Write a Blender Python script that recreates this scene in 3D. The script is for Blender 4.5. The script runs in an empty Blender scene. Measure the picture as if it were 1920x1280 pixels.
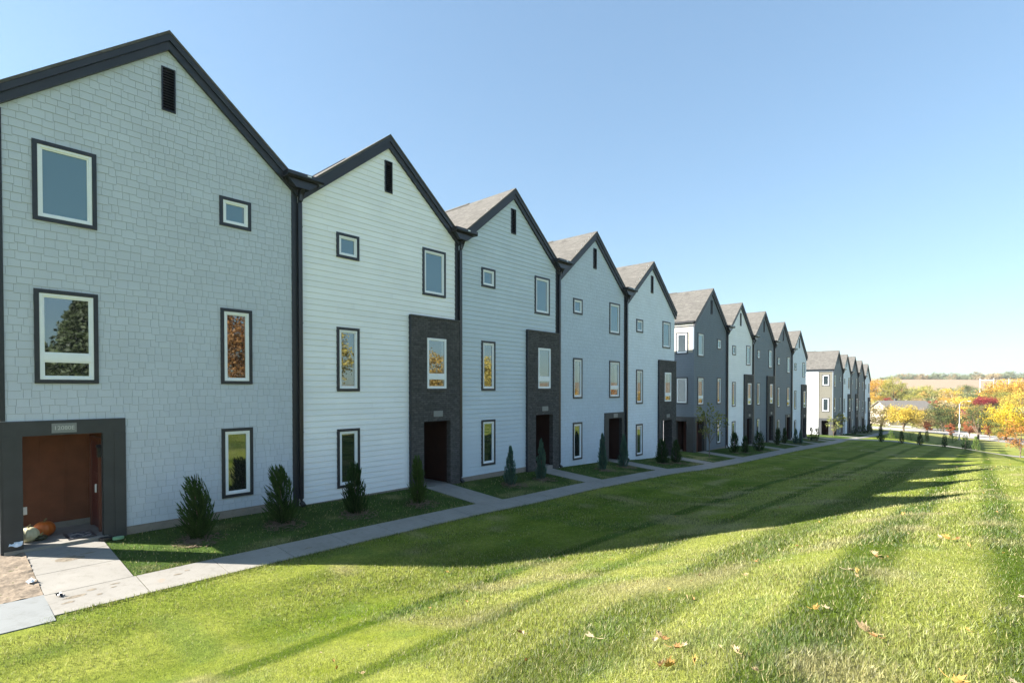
import bpy, math, random
import numpy as np
from mathutils import Vector
random.seed(7); RNG = np.random.default_rng(11)
ZC = 3.6                                   # eye height above the datum; all profile tables are relative to the eye
sc = bpy.context.scene
COL = sc.collection

# ------------------------------------------------------------------ object helpers
def tag(o, label=None, cat=None, group=None, kind=None):
    if label: o['label'] = label
    if cat: o['category'] = cat
    if group: o['group'] = group
    if kind: o['kind'] = kind
    return o

def empty(name, loc, parent=None):
    o = bpy.data.objects.new(name, None); COL.objects.link(o); o.location = loc
    o.empty_display_size = .2
    if parent: o.parent = parent
    return o

class MB:
    """collects faces (with a tone per face) and links them as ONE mesh object"""
    def __init__(s): s.v = []; s.f = []; s.t = []; s.m = []
    def poly(s, pts, tone=.5, mi=0):
        n = len(s.v); s.v.extend(pts); s.f.append(tuple(range(n, n+len(pts)))); s.t.append(tone); s.m.append(mi)
    def box(s, x0, x1, y0, y1, z0, z1, tone=.5, mi=0):
        n = len(s.v)
        s.v.extend([(x0,y0,z0),(x1,y0,z0),(x1,y1,z0),(x0,y1,z0),(x0,y0,z1),(x1,y0,z1),(x1,y1,z1),(x0,y1,z1)])
        for q in ((0,3,2,1),(4,5,6,7),(0,1,5,4),(1,2,6,5),(2,3,7,6),(3,0,4,7)):
            s.f.append(tuple(n+i for i in q)); s.t.append(tone); s.m.append(mi)
    def prism(s, pts, axis, a, b, tone=.5, mi=0):
        """2-D polygon extruded along an axis (0: pts are (y,z); 1: pts are (x,z); 2: pts are (x,y))"""
        def P(p, c):
            return (c, p[0], p[1]) if axis == 0 else ((p[0], c, p[1]) if axis == 1 else (p[0], p[1], c))
        A = [P(p, a) for p in pts]; B = [P(p, b) for p in pts]
        s.poly(A[::-1], tone, mi); s.poly(B, tone, mi)
        for i in range(len(pts)):
            j = (i+1) % len(pts); s.poly([A[i], A[j], B[j], B[i]], tone, mi)
    def tube(s, path, rad, n=8, tone=.5, mi=0, sq=None):
        """round (or rectangular, sq=(w,d)) section swept along a path"""
        rings = []
        P = [Vector(p) for p in path]
        for i, p in enumerate(P):
            d = (P[min(i+1, len(P)-1)] - P[max(i-1, 0)]).normalized()
            up = Vector((0,0,1)) if abs(d.z) < .95 else Vector((1,0,0))
            a = d.cross(up).normalized(); b = a.cross(d).normalized()
            r = rad[i] if isinstance(rad, (list, tuple)) else rad
            base = len(s.v)
            if sq:
                if abs(d.z) >= .95: a = Vector((0,1,0)); b = Vector((1,0,0))
                for (u, w) in ((-1,-1),(1,-1),(1,1),(-1,1)): s.v.append(tuple(p + a*u*sq[0]/2 + b*w*sq[1]/2))
                k = 4
            else:
                for q in range(n):
                    t = 2*math.pi*q/n; s.v.append(tuple(p + a*math.cos(t)*r + b*math.sin(t)*r))
                k = n
            rings.append((base, k))
        for (b0, k), (b1, _) in zip(rings, rings[1:]):
            for q in range(k):
                s.f.append((b0+q, b0+(q+1)%k, b1+(q+1)%k, b1+q)); s.t.append(tone); s.m.append(mi)
        for b0, k in (rings[0], rings[-1]):
            s.f.append(tuple(b0+q for q in range(k))); s.t.append(tone); s.m.append(mi)
    def build(s, name, mat, parent=None, smooth=False):
        me = bpy.data.meshes.new(name); me.from_pydata(s.v, [], s.f); 
        for m in (mat if isinstance(mat, (list, tuple)) else [mat]): me.materials.append(m)
        a = me.attributes.new('tone', 'FLOAT', 'FACE'); a.data.foreach_set('value', s.t)
        if any(s.m): me.polygons.foreach_set('material_index', s.m)
        if smooth: me.polygons.foreach_set('use_smooth', [True]*len(s.f))
        me.update()
        o = bpy.data.objects.new(name, me); COL.objects.link(o)
        if parent: o.parent = parent
        return o

def np_mesh(name, V, F, mat, tone=None, col=None, parent=None, smooth=False):
    """large meshes straight from arrays; F is (n,3) or (n,4)"""
    me = bpy.data.meshes.new(name); k = F.shape[1]
    me.vertices.add(len(V)); me.vertices.foreach_set('co', np.ascontiguousarray(V, np.float32).ravel())
    me.loops.add(F.size); me.loops.foreach_set('vertex_index', np.ascontiguousarray(F, np.int32).ravel())
    me.polygons.add(len(F)); me.polygons.foreach_set('loop_start', np.arange(0, F.size, k, dtype=np.int32))
    me.update(calc_edges=True)
    if tone is not None:
        a = me.attributes.new('tone', 'FLOAT', 'FACE'); a.data.foreach_set('value', np.ascontiguousarray(tone, np.float32))
    if col is not None:
        a = me.attributes.new('tint', 'FLOAT_COLOR', 'POINT')
        c4 = np.ones((len(V), 4), np.float32); c4[:, :3] = col; a.data.foreach_set('color', c4.ravel())
    if smooth: me.polygons.foreach_set('use_smooth', np.ones(len(F), bool))
    me.materials.append(mat)
    o = bpy.data.objects.new(name, me); COL.objects.link(o)
    if parent: o.parent = parent
    return o

# ------------------------------------------------------------------ materials
class NT:
    def __init__(s, name):
        s.mat = bpy.data.materials.new(name); s.mat.use_nodes = True
        s.t = s.mat.node_tree; s.t.nodes.clear(); s.out = s.n('ShaderNodeOutputMaterial')
    def n(s, typ, **kw):
        d = s.t.nodes.new(typ)
        for k, v in kw.items(): setattr(d, k, v)
        return d
    def l(s, a, b): s.t.links.new(a, b)
    def math(s, op, a, b=None, clamp=False):
        d = s.n('ShaderNodeMath', operation=op); d.use_clamp = clamp
        for i, x in enumerate((a, b)):
            if x is None: continue
            if isinstance(x, (int, float)): d.inputs[i].default_value = x
            else: s.l(x, d.inputs[i])
        return d.outputs[0]
    def noise(s, scale, vec=None, detail=3, rough=.55):
        d = s.n('ShaderNodeTexNoise'); d.inputs['Scale'].default_value = scale; d.inputs['Detail'].default_value = detail
        d.inputs['Roughness'].default_value = rough
        if vec is not None: s.l(vec, d.inputs['Vector'])
        return d.outputs['Fac']
    def ramp(s, fac, stops):
        d = s.n('ShaderNodeValToRGB'); e = d.color_ramp.elements
        while len(e) < len(stops): e.new(.5)
        for q, (p, c) in zip(e, stops): q.position = p; q.color = (*c, 1)
        s.l(fac, d.inputs['Fac']); return d.outputs['Color']
    def mixc(s, fac, a, b, mode='MIX'):
        d = s.n('ShaderNodeMix', data_type='RGBA', blend_type=mode)
        for sock, x in ((d.inputs[0], fac), (d.inputs[6], a), (d.inputs[7], b)):
            if isinstance(x, (int, float)): sock.default_value = x
            elif isinstance(x, tuple): sock.default_value = (*x, 1)
            else: s.l(x, sock)
        return d.outputs[2]
    def bsdf(s, col, rough=.6, spec=.3, bump=None, bump_s=.3, bump_d=.01, metal=0):
        d = s.n('ShaderNodeBsdfPrincipled')
        if isinstance(col, tuple): d.inputs['Base Color'].default_value = (*col, 1)
        else: s.l(col, d.inputs['Base Color'])
        if isinstance(rough, (int, float)): d.inputs['Roughness'].default_value = rough
        else: s.l(rough, d.inputs['Roughness'])
        d.inputs['Specular IOR Level'].default_value = spec; d.inputs['Metallic'].default_value = metal
        if bump is not None:
            b = s.n('ShaderNodeBump'); b.inputs['Strength'].default_value = bump_s; b.inputs['Distance'].default_value = bump_d
            s.l(bump, b.inputs['Height']); s.l(b.outputs[0], d.inputs['Normal'])
        return d
    def fin(s, sh): s.l(sh.outputs[0], s.out.inputs['Surface']); return s.mat
    def obj(s): return s.n('ShaderNodeTexCoord').outputs['Object']
    def pos(s): return s.n('ShaderNodeNewGeometry').outputs['Position']
    def attr(s, name): return s.n('ShaderNodeAttribute', attribute_name=name)

def scale_c(c, k): return tuple(min(1, x*k) for x in c)

def m_paint(name, c, rough=.5, spec=.3, var=.12, tone=0.0, scale=3.0):
    t = NT(name); o = t.obj()
    n1 = t.noise(scale, o, 4); col = t.ramp(n1, [(.25, scale_c(c, 1-var)), (.75, scale_c(c, 1+var))])
    if tone:
        a = t.attr('tone').outputs['Fac']
        col = t.mixc(1.0, col, t.ramp(a, [(0, (1-tone,)*3), (1, (1+0*tone,)*3)]), 'MULTIPLY')
    fine = t.noise(60, o, 3)
    return t.fin(t.bsdf(col, rough, spec, fine, .08, .004))

M = {}
M['trim'] = m_paint('dark_trim_paint', (.022, .026, .036), .42, .4, .15)
M['surround'] = m_paint('charcoal_board', (.045, .048, .052), .55, .3, .15)
M['metal'] = m_paint('dark_metal', (.016, .018, .024), .32, .5, .1)
M['white'] = m_paint('white_vinyl', (.80, .83, .87), .35, .4, .03)
M['frieze'] = m_paint('pale_frieze', (.55, .53, .48), .6, .2, .05)
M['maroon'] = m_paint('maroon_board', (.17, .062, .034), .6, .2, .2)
M['maroon_shaded'] = m_paint('shaded_maroon_board', (.040, .016, .012), .6, .2, .2)  # same maroon boards, darkened to paint in the shade of the other porches
M['door'] = m_paint('maroon_door', (.10, .018, .014), .4, .4, .1)
M['casing'] = m_paint('door_casing', (.16, .06, .04), .5, .3, .1)
M['cap'] = m_paint('bay_cap', (.06, .062, .066), .5, .3)
SID = {}
GAP = {}
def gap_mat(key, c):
    if key not in GAP: GAP[key] = m_paint('underlay_and_shade_' + key, scale_c(c, .60), .8, .1)  # wall backing, also the shade lines painted under board edges
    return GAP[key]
def siding_mat(key, c):
    if key not in SID: SID[key] = m_paint('siding_' + key, c, .62, .22, .05, .05, .7)
    return SID[key]

def m_brick():
    t = NT('charcoal_brick'); o = t.obj(); s = t.n('ShaderNodeSeparateXYZ'); t.l(o, s.inputs[0])
    u = t.math('ADD', s.outputs[0], s.outputs[1]); c = t.n('ShaderNodeCombineXYZ'); t.l(u, c.inputs[0]); t.l(s.outputs[2], c.inputs[1])
    b = t.n('ShaderNodeTexBrick'); t.l(c.outputs[0], b.inputs['Vector'])
    b.inputs['Scale'].default_value = 1; b.inputs['Brick Width'].default_value = .215; b.inputs['Row Height'].default_value = .075
    b.inputs['Mortar Size'].default_value = .007; b.inputs['Mortar Smooth'].default_value = .2; b.inputs['Bias'].default_value = 0
    b.inputs['Color1'].default_value = (.052, .050, .050, 1); b.inputs['Color2'].default_value = (.105, .102, .102, 1); b.inputs['Mortar'].default_value = (.03, .03, .03, 1)
    n = t.noise(9, o, 4); col = t.mixc(.35, b.outputs['Color'], t.ramp(n, [(.3, (.04, .04, .042)), (.7, (.14, .135, .13))]))
    h = t.math('ADD', t.math('MULTIPLY', b.outputs['Fac'], -1.0), t.math('MULTIPLY', t.noise(70, o), .35))
    return t.fin(t.bsdf(col, .8, .2, h, .9, .012))
M['brick'] = m_brick()

def m_roof():
    t = NT('asphalt_shingle'); o = t.obj(); s = t.n('ShaderNodeSeparateXYZ'); t.l(o, s.inputs[0])
    c = t.n('ShaderNodeCombineXYZ'); t.l(s.outputs[0], c.inputs[0]); t.l(t.math('MULTIPLY', s.outputs[2], 1.56), c.inputs[1])
    b = t.n('ShaderNodeTexBrick'); t.l(c.outputs[0], b.inputs['Vector']); b.inputs['Scale'].default_value = 1
    b.inputs['Brick Width'].default_value = .27; b.inputs['Row Height'].default_value = .14; b.inputs['Mortar Size'].default_value = .008; b.offset = .37
    b.inputs['Color1'].default_value = (.082, .079, .075, 1); b.inputs['Color2'].default_value = (.148, .142, .132, 1); b.inputs['Mortar'].default_value = (.075, .07, .066, 1)
    n = t.noise(2.2, c.outputs[0], 5, .7); col = t.mixc(.45, b.outputs['Color'], t.ramp(n, [(.3, (.078, .075, .07)), (.7, (.152, .146, .135))]))
    n2 = t.noise(160, o, 2); col = t.mixc(.5, col, t.ramp(n2, [(.3, (.6, .6, .6)), (.7, (1.25, 1.25, 1.25))]), 'MULTIPLY')
    h = t.math('ADD', t.math('MULTIPLY', b.outputs['Fac'], -1.0), t.math('MULTIPLY', n2, .4))
    return t.fin(t.bsdf(col, .9, .1, h, .7, .012))
M['roof'] = m_roof()

def m_glass(name, base, ior=2.1):
    t = NT(name); o = t.obj()
    d = t.n('ShaderNodeBsdfDiffuse'); ge = t.n('ShaderNodeSeparateXYZ'); t.l(t.n('ShaderNodeTexCoord').outputs['Generated'], ge.inputs[0])
    rn = t.n('ShaderNodeObjectInfo').outputs['Random']; thr = t.math('ADD', t.math('MULTIPLY', rn, .9), .52)
    fold = t.math('MULTIPLY', t.math('ADD', t.math('SINE', t.math('MULTIPLY', ge.outputs[1], 70.0)), 3.0), .25)
    cu = t.math('MULTIPLY', t.math('GREATER_THAN', ge.outputs[1], thr), fold)
    t.l(t.mixc(cu, base, (.13, .15, .15)), d.inputs['Color'])
    g = t.n('ShaderNodeBsdfGlossy'); g.inputs['Roughness'].default_value = .015; g.inputs['Color'].default_value = (.86, .97, 1, 1)
    b = t.n('ShaderNodeBump'); b.inputs['Strength'].default_value = .06; b.inputs['Distance'].default_value = .01
    t.l(t.noise(1.3, o, 1), b.inputs['Height']); t.l(b.outputs[0], g.inputs['Normal'])
    f = t.n('ShaderNodeFresnel'); f.inputs['IOR'].default_value = ior
    mx = t.n('ShaderNodeMixShader'); t.l(f.outputs[0], mx.inputs[0]); t.l(d.outputs[0], mx.inputs[1]); t.l(g.outputs[0], mx.inputs[2])
    return t.fin(mx)
M['glass'] = m_glass('window_glass', (.012, .014, .014), 2.6)
M['glass_blind'] = m_glass('window_glass_with_blind', (.085, .15, .18), 2.0)

def m_concrete(name, c, stain=.25):
    t = NT(name); o = t.pos()
    n = t.noise(.9, o, 6, .65); col = t.ramp(n, [(.3, scale_c(c, 1-stain*.6)), (.7, scale_c(c, 1.08))])
    n2 = t.noise(7, o, 5, .7); col = t.mixc(.6, col, t.ramp(n2, [(.28, (.72, .70, .66)), (.5, (1, 1, 1))]), 'MULTIPLY')
    n4 = t.noise(1.7, o, 3, .6); col = t.mixc(t.ramp(n4, [(.66, (0, 0, 0)), (.74, (.55, .55, .55))]), col, scale_c((.30, .22, .15), 1))
    n3 = t.noise(120, o, 2)
    return t.fin(t.bsdf(col, .85, .2, n3, .25, .004))
M['conc'] = m_concrete('concrete', (.27, .255, .23)); M['conc_new'] = m_concrete('new_concrete', (.215, .225, .225), .2)
M['found'] = m_concrete('foundation_concrete', (.27, .24, .21), .3)
M['joint'] = m_paint('joint_dirt', (.10, .085, .07), .9, .1)

def m_ground():
    t = NT('lawn_soil'); p = t.pos(); a = t.attr('tint').outputs['Color']
    n = t.noise(9, p, 6, .75); col = t.mixc(1.0, a, t.ramp(n, [(.25, (.55, .58, .5)), (.5, (.95, .95, .95)), (.78, (1.5, 1.42, 1.3))]), 'MULTIPLY')
    n2 = t.noise(55, p, 3, .7); col = t.mixc(.8, col, t.ramp(n2, [(.3, (.5, .55, .45)), (.7, (1.4, 1.35, 1.2))]), 'MULTIPLY')
    return t.fin(t.bsdf(col, .95, .05, n2, .8, .04))
M['ground'] = m_ground()

def m_leafy(name, trans=.35, use_tint=True, gloss=0):
    t = NT(name)
    if use_tint: col = t.attr('tint').outputs['Color']
    else:
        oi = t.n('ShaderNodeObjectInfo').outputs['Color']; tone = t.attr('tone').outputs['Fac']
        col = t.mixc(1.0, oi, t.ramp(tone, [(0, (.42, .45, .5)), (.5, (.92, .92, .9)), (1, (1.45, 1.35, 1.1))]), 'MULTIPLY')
    d = t.n('ShaderNodeBsdfDiffuse'); t.l(col, d.inputs['Color'])
    tr = t.n('ShaderNodeBsdfTranslucent'); t.l(col, tr.inputs['Color'])
    mx = t.n('ShaderNodeMixShader'); mx.inputs[0].default_value = trans; t.l(d.outputs[0], mx.inputs[1]); t.l(tr.outputs[0], mx.inputs[2])
    if gloss:
        g = t.n('ShaderNodeBsdfGlossy'); g.inputs['Roughness'].default_value = .62; m2 = t.n('ShaderNodeMixShader'); m2.inputs[0].default_value = gloss
        t.l(mx.outputs[0], m2.inputs[1]); t.l(g.outputs[0], m2.inputs[2]); mx = m2
    return t.fin(mx)
M['blade'] = m_leafy('grass_blade', .4, gloss=.05); M['foliage'] = m_leafy('foliage', .35, False)

def m_bark(name, c):
    t = NT(name); o = t.obj(); n = t.noise(14, o, 5, .7)
    return t.fin(t.bsdf(t.ramp(n, [(.3, scale_c(c, .6)), (.7, scale_c(c, 1.3))]), .9, .1, n, .6, .02))
M['bark'] = m_bark('bark', (.16, .12, .09)); M['mulch'] = m_bark('mulch_chips', (.165, .122, .085)); M['dirt'] = m_bark('bare_dirt', (.23, .185, .14))

# ------------------------------------------------------------------ terrain
BY=[-40,1,4,7.4,11.4,13.5,17.9,20.2,23.5,26,28,30.3,33,37.5,42.5,48.7,55,67.6,82.5,89,114,140]
BZ=[-2.9,-3.43,-3.44,-3.47,-3.52,-3.61,-3.67,-3.76,-3.86,-4.0,-4.16,-4.26,-4.36,-4.52,-4.68,-4.86,-5.12,-5.62,-6.4,-6.6,-7.5,-8.6]
TX=[0,2.8,3.75,5.2,7,9.5,12.2,14,15.2,18,24,40,80]
TY=[-30,0,6,10,18,26,33,46,60,71,85,102,120,150,200,300,420,560,700,900,1600]
T={-30:[-2.6,-1.6,-.7,-.5,-.2,0.2,.6,1],0:[-3.15,-2.35,-1.75,-1.6,-1.35,-1.1,-.9,-.5],6:[-3.3,-2.5,-1.9,-1.78,-1.6,-1.4,-1.2,-.6],10:[-3.45,-2.75,-2.18,-2.03,-1.85,-1.6,-1.3,-.6],
18:[-3.75,-3.3,-2.98,-2.66,-2.4,-2.1,-1.6,-.8],26:[-4.05,-3.78,-3.55,-3.25,-3.0,-2.6,-2.0,-1],33:[-4.4,-4.15,-3.95,-3.7,-3.5,-3.1,-2.4,-1.2],46:[-4.98,-4.85,-4.75,-4.62,-4.6,-4.2,-3.4,-2],
60:[-5.55,-5.6,-5.68,-5.75,-5.95,-5.8,-4.8,-3],71:[-6.15,-6.28,-6.42,-6.58,-6.95,-7.1,-6.2,-4],85:[-7.0,-7.15,-7.4,-7.62,-8.05,-8.5,-8,-6]}
FAR={102:-8.9,120:-9.3,150:-9.8,200:-10.4,300:-9.2,420:-3.5,560:4.5,700:8.5,900:10,1600:6}
G=np.zeros((len(TY),len(TX)))
for i,y in enumerate(TY):
    b=np.interp(y,BY,BZ)
    if y in T:
        G[i,:5]=[b+k for k in ([0,-.13,-.12,-.12,-.16] if y in (71,85) else [0,-.215,-.28,-.31,-.36])]; G[i,5:]=T[y]
    else:
        f=FAR[y]; w=np.clip((np.array(TX)-3)/9,0,1); near=b if y<=140 else f
        G[i]=near*(1-w)+f*w
TXa=np.array(TX,float); TYa=np.array(TY,float)
def gz(x,y):
    """ground height (world z)"""
    x=np.asarray(x,float);y=np.asarray(y,float)
    xc=np.clip(x,TX[0],TX[-1]);yc=np.clip(y,TY[0],TY[-1])
    i=np.clip(np.searchsorted(TXa,xc,side='right')-1,0,len(TX)-2);j=np.clip(np.searchsorted(TYa,yc,side='right')-1,0,len(TY)-2)
    fx=(xc-TXa[i])/(TXa[i+1]-TXa[i]);fy=(yc-TYa[j])/(TYa[j+1]-TYa[j])
    r=(G[j,i]*(1-fx)+G[j,i+1]*fx)*(1-fy)+(G[j+1,i]*(1-fx)+G[j+1,i+1]*fx)*fy
    near=np.interp(yc,BY,BZ)-.0768*np.clip(xc,0,2.8)-.068*np.clip(xc-2.8,0,.95)
    w=np.clip((4.5-xc)/1.0,0,1)*np.clip((69-yc)/3,0,1)
    return r*(1-w)+near*w+ZC
def g1(x,y): return float(gz(x,y))

def vnoise(x, y, f, seed=0):
    """smooth value noise, 0..1"""
    r=np.random.default_rng(seed).random((256,256)); X=x*f+1000.3; Y=y*f+1000.7
    i=np.floor(X).astype(int);j=np.floor(Y).astype(int);u=X-i;v=Y-j;u=u*u*(3-2*u);v=v*v*(3-2*v)
    g=lambda a,b:r[a%256,b%256]
    return (g(i,j)*(1-u)+g(i+1,j)*u)*(1-v)+(g(i,j+1)*(1-u)+g(i+1,j+1)*u)*v

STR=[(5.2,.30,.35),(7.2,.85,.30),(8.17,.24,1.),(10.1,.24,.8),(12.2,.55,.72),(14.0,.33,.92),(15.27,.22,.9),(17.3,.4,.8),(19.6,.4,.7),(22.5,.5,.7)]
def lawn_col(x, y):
    """colour of the mown turf: mowing sheen and wall-side shade painted in, dry patches"""
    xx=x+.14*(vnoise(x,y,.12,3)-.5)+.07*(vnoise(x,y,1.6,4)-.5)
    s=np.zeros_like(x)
    for c,w,k in STR: s=np.maximum(s,k*np.clip(.5+(w-np.abs(xx-c))/.10,0,1))  # mowing bands: sheen of leaning blades put into the turf colour
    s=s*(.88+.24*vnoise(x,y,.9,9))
    s=np.clip(s,0,1)
    light=np.array([.250,.268,.072]);dark=np.array([.062,.100,.007]);mid=np.array([.165,.202,.024])
    n=vnoise(x,y,.5,5)*.5+vnoise(x,y,2.1,6)*.3+vnoise(x,y,6.,7)*.2; n=np.clip((n-.5)*1.6+.5,0,1)
    base=light*(n[...,None])+mid*(1-n[...,None])
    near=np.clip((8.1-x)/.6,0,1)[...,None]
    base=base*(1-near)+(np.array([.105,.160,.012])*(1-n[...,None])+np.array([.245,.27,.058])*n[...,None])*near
    wall_shade=np.clip((2.9-x)/.3,0,1)[...,None]  # turf beside the walls darkened, house shade put into its colour
    base=base*(1-wall_shade)+np.array([.058,.098,.022])*(.7+.6*n[...,None])*wall_shade
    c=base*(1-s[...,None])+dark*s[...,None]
    weed=np.clip((vnoise(x,y,1.7,13)-.70)/.12,0,1)[...,None]; c=c*(1-.45*weed)+np.array([.10,.16,.035])*.45*weed
    dry=np.clip((vnoise(x,y,1.1,8)-.70)/.2,0,1)[...,None]
    c=c*(1-.55*dry)+np.array([.33,.29,.15])*.55*dry
    # meadow and stubble fields beyond the crossing walk
    f=np.clip((y-95)/30,0,1)[...,None]; c=c*(1-f)+np.array([.27,.27,.10])*f
    f=np.clip((y-310)/60,0,1)[...,None]; c=c*(1-f)+np.array([.29,.22,.175])*f
    return c

def axis(*segs):
    return np.unique(np.concatenate([np.arange(a,b,s) for a,b,s in segs]+[np.array([segs[-1][1]])]).round(4))
xs=axis((-1500,-300,150),(-300,-60,30),(-60,-8,4),(-8,0,1),(0,20,.2),(20,60,2),(60,200,20),(200,1500,130))
ys=axis((-1200,-200,100),(-200,-30,17),(-30,-4,2),(-4,74,.25),(74,130,1),(130,330,5),(330,900,15),(900,1600,70))
X,Y=np.meshgrid(xs,ys); Z=gz(X,Y)
Z=Z+np.where(Y>300,(vnoise(X,Y,.006,21)-.5)*5,0)+np.where((X>4.2)&(Y<72),(vnoise(X,Y,.8,22)-.5)*.05,0)
Z=np.where((X<-.05)&(((Y>1.2)&(Y<32.6))|((Y>36.0)&(Y<67.3))|((Y>82.4)&(Y<113.7)))&(X>-5.1),Z-.8,Z)
nx=len(xs);idx=np.arange(len(xs)*len(ys)).reshape(len(ys),nx)
F=np.stack([idx[:-1,:-1],idx[:-1,1:],idx[1:,1:],idx[1:,:-1]],-1).reshape(-1,4)
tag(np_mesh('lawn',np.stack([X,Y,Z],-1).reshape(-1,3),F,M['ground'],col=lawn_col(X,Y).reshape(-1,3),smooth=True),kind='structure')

# grass blades
def blades(x, y, h, w, lean, seed, hv=.5):
    r=np.random.default_rng(seed); n=len(x); z=gz(x,y)
    a=r.uniform(0,2*np.pi,n); hh=h*(1-hv/2+hv*r.random(n)); la=r.uniform(0,2*np.pi,n); L=lean*hh*r.random(n)
    dx=np.cos(a)*w/2;dy=np.sin(a)*w/2
    V=np.empty((n,3,3)); V[:,0]=np.stack([x-dx,y-dy,z-.01],-1);V[:,1]=np.stack([x+dx,y+dy,z-.01],-1)
    V[:,2]=np.stack([x+np.cos(la)*L,y+np.sin(la)*L,z+hh],-1)
    c=lawn_col(x,y)*(.38+1.35*r.random(n)**1.3)[:,None]
    straw=r.random(n)<.11; c[straw]=np.array([.42,.37,.16])*(.7+.5*r.random(straw.sum()))[:,None]
    C=np.repeat(c[:,None],3,1); C[:,:2]*=.88
    return V.reshape(-1,3),C.reshape(-1,3)
def allowed(x,y):
    """turf only: not on walks, dirt or porch"""
    ok=~((x>2.76)&(x<3.77)&(y<70)); 
    for a,b in WALKS: ok&=~((x<2.8)&(y>a-.02)&(y<b+.02))
    ok&=~((x<2.8)&(y<1.4)); ok&=~((x<4.3)&(y<1.2)&(x>2.7)); ok&=x>.03
    ok&=~((y>69.1)&(y<72.1)&(x>1)) | (y<200)
    return ok
HOUSES=[ # centre y, dz, kind, siding colour, siding type
 (4.094,.207,'M','pale_grey','shingle'),(10.524,0,'C','white','lap'),(16.875,.005,'C','light_grey','lap'),(23.225,-.408,'F','blue_grey','shingle'),(29.562,-.809,'E','soft_white','shingle'),
 (39.04,-1.09,'M','slate','shingle'),(45.37,-1.376,'C','white','lap'),(51.7,-1.405,'C','slate_lap','lap'),(58.04,-1.77,'F','slate_two','shingle'),(64.3,-2.13,'E','soft_white','lap'),
 (85.4,-3.16,'M','slate','shingle'),(91.75,-3.415,'C','soft_white','lap'),(98.1,-3.44,'C','slate_lap','lap'),(104.4,-3.82,'F','slate_two','shingle'),(110.75,-4.17,'E','soft_white','lap')]
WALKS=[]
for yc,dz,k,_,_ in HOUSES:
    if k=='M': WALKS.append((yc-2.72,yc-1.42))
    elif k=='F': WALKS.append((yc+1.38,yc+2.7))
    else: WALKS.append((yc+1.42,yc+2.68))

CX,CY=15.0,0.0
def scatter(r0,r1,dens,seed,a0=-6,a1=99):
    r=np.random.default_rng(seed); A=math.radians(a1-a0)/2*(r1*r1-r0*r0); n=int(A*dens)
    rr=np.sqrt(r.random(n)*(r1*r1-r0*r0)+r0*r0); th=np.radians(r.uniform(a0,a1,n))
    # measured from +Y turning left
    th=th-math.radians(6); x=CX-rr*np.sin(th);y=CY+rr*np.cos(th)
    k=allowed(x,y)&(y>-1.5); return x[k],y[k]
VV=[];CC=[]
for i,(r0,r1,d,h,w,ln) in enumerate([(2.2,5,5200,.036,.0055,1.3),(5,8,2600,.038,.0075,1.3),(8,13,1100,.042,.011,1.2),(13,20,330,.045,.018,1.),(20,36,85,.045,.03,1.)]):
    x,y=scatter(r0,r1,d,100+i); V,C=blades(x,y,h,w,ln,200+i); VV.append(V);CC.append(C)
# taller tufts along the edges of the walks and the walls
r=np.random.default_rng(5)
n=9000; y=r.uniform(1.5,66,n)**1.0; y=1.5+(y-1.5)*r.random(n)**.6; x=np.where(r.random(n)<.5,3.79+abs(r.normal(0,.05,n)),2.74-abs(r.normal(0,.05,n)))
k=allowed(x,y); V,C=blades(x[k],y[k],.075,.012,1.1,301); VV.append(V);CC.append(C)
V=np.concatenate(VV);C=np.concatenate(CC);F=np.arange(len(V)).reshape(-1,3)
tag(np_mesh('grass',V,F,M['blade'],col=C),'short mown grass covering the sloping lawn','grass',kind='stuff')
print('blades',len(F))

# ------------------------------------------------------------------ walks
def strip(name, mat, spans, x0, x1, lift=.018, joint=.016, along='y', fn=None):
    """concrete slabs over the ground with open joints; spans = cut positions"""
    b=MB()
    for a,c in zip(spans,spans[1:]):
        n=max(1,int(abs(c-a)/.7)); a2=a+joint/2;c2=c-joint/2; t=random.random()
        for q in range(n):
            p0=a2+(c2-a2)*q/n;p1=a2+(c2-a2)*(q+1)/n
            P=[(x0,p0),(x1,p0),(x1,p1),(x0,p1)] if along=='y' else [(p0,x0),(p1,x0),(p1,x1),(p0,x1)]
            T_=[(px,py,g1(px,py)+lift) for px,py in P]; B_=[(px,py,pz-.16) for px,py,pz in T_]
            b.poly(T_,t)
            for i in range(4): b.poly([B_[i],B_[(i+1)%4],T_[(i+1)%4],T_[i]],t)
    o=b.build(name,mat); tag(o,kind='structure'); return o
jb=[1.36+1.353*i for i in range(int((70-1.36)/1.353)+1)]+[69.9]
strip('sidewalk',M['conc'],jb,2.78,3.76)
strip('sidewalk',M['conc'],[72.2+1.4*i for i in range(31)],2.78,3.76)
strip('sidewalk',M['conc_new'],[-9+1.73*i for i in range(7)],2.72,4.0,lift=.014)
for (a,c) in WALKS: strip('path',M['conc'],[.10,.62,1.66,2.772],a,c,along='x')
# bare dirt beside the first entry
n=60; b=MB(); gx=np.linspace(-.3,2.72,n); gy=np.linspace(-6,1.365,n*2); XX,YY=np.meshgrid(gx,gy)
ZZ=gz(XX,YY)+.008+.055*vnoise(XX,YY,5,31)*vnoise(XX,YY,17,32)+.03*vnoise(XX,YY,33,33)-.02
ii=np.arange(n*n*2).reshape(2*n,n)
tag(np_mesh('dirt',np.stack([XX,YY,ZZ],-1).reshape(-1,3),np.stack([ii[:-1,:-1],ii[:-1,1:],ii[1:,1:],ii[1:,:-1]],-1).reshape(-1,4),M['dirt'],smooth=True),kind='structure')

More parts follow.
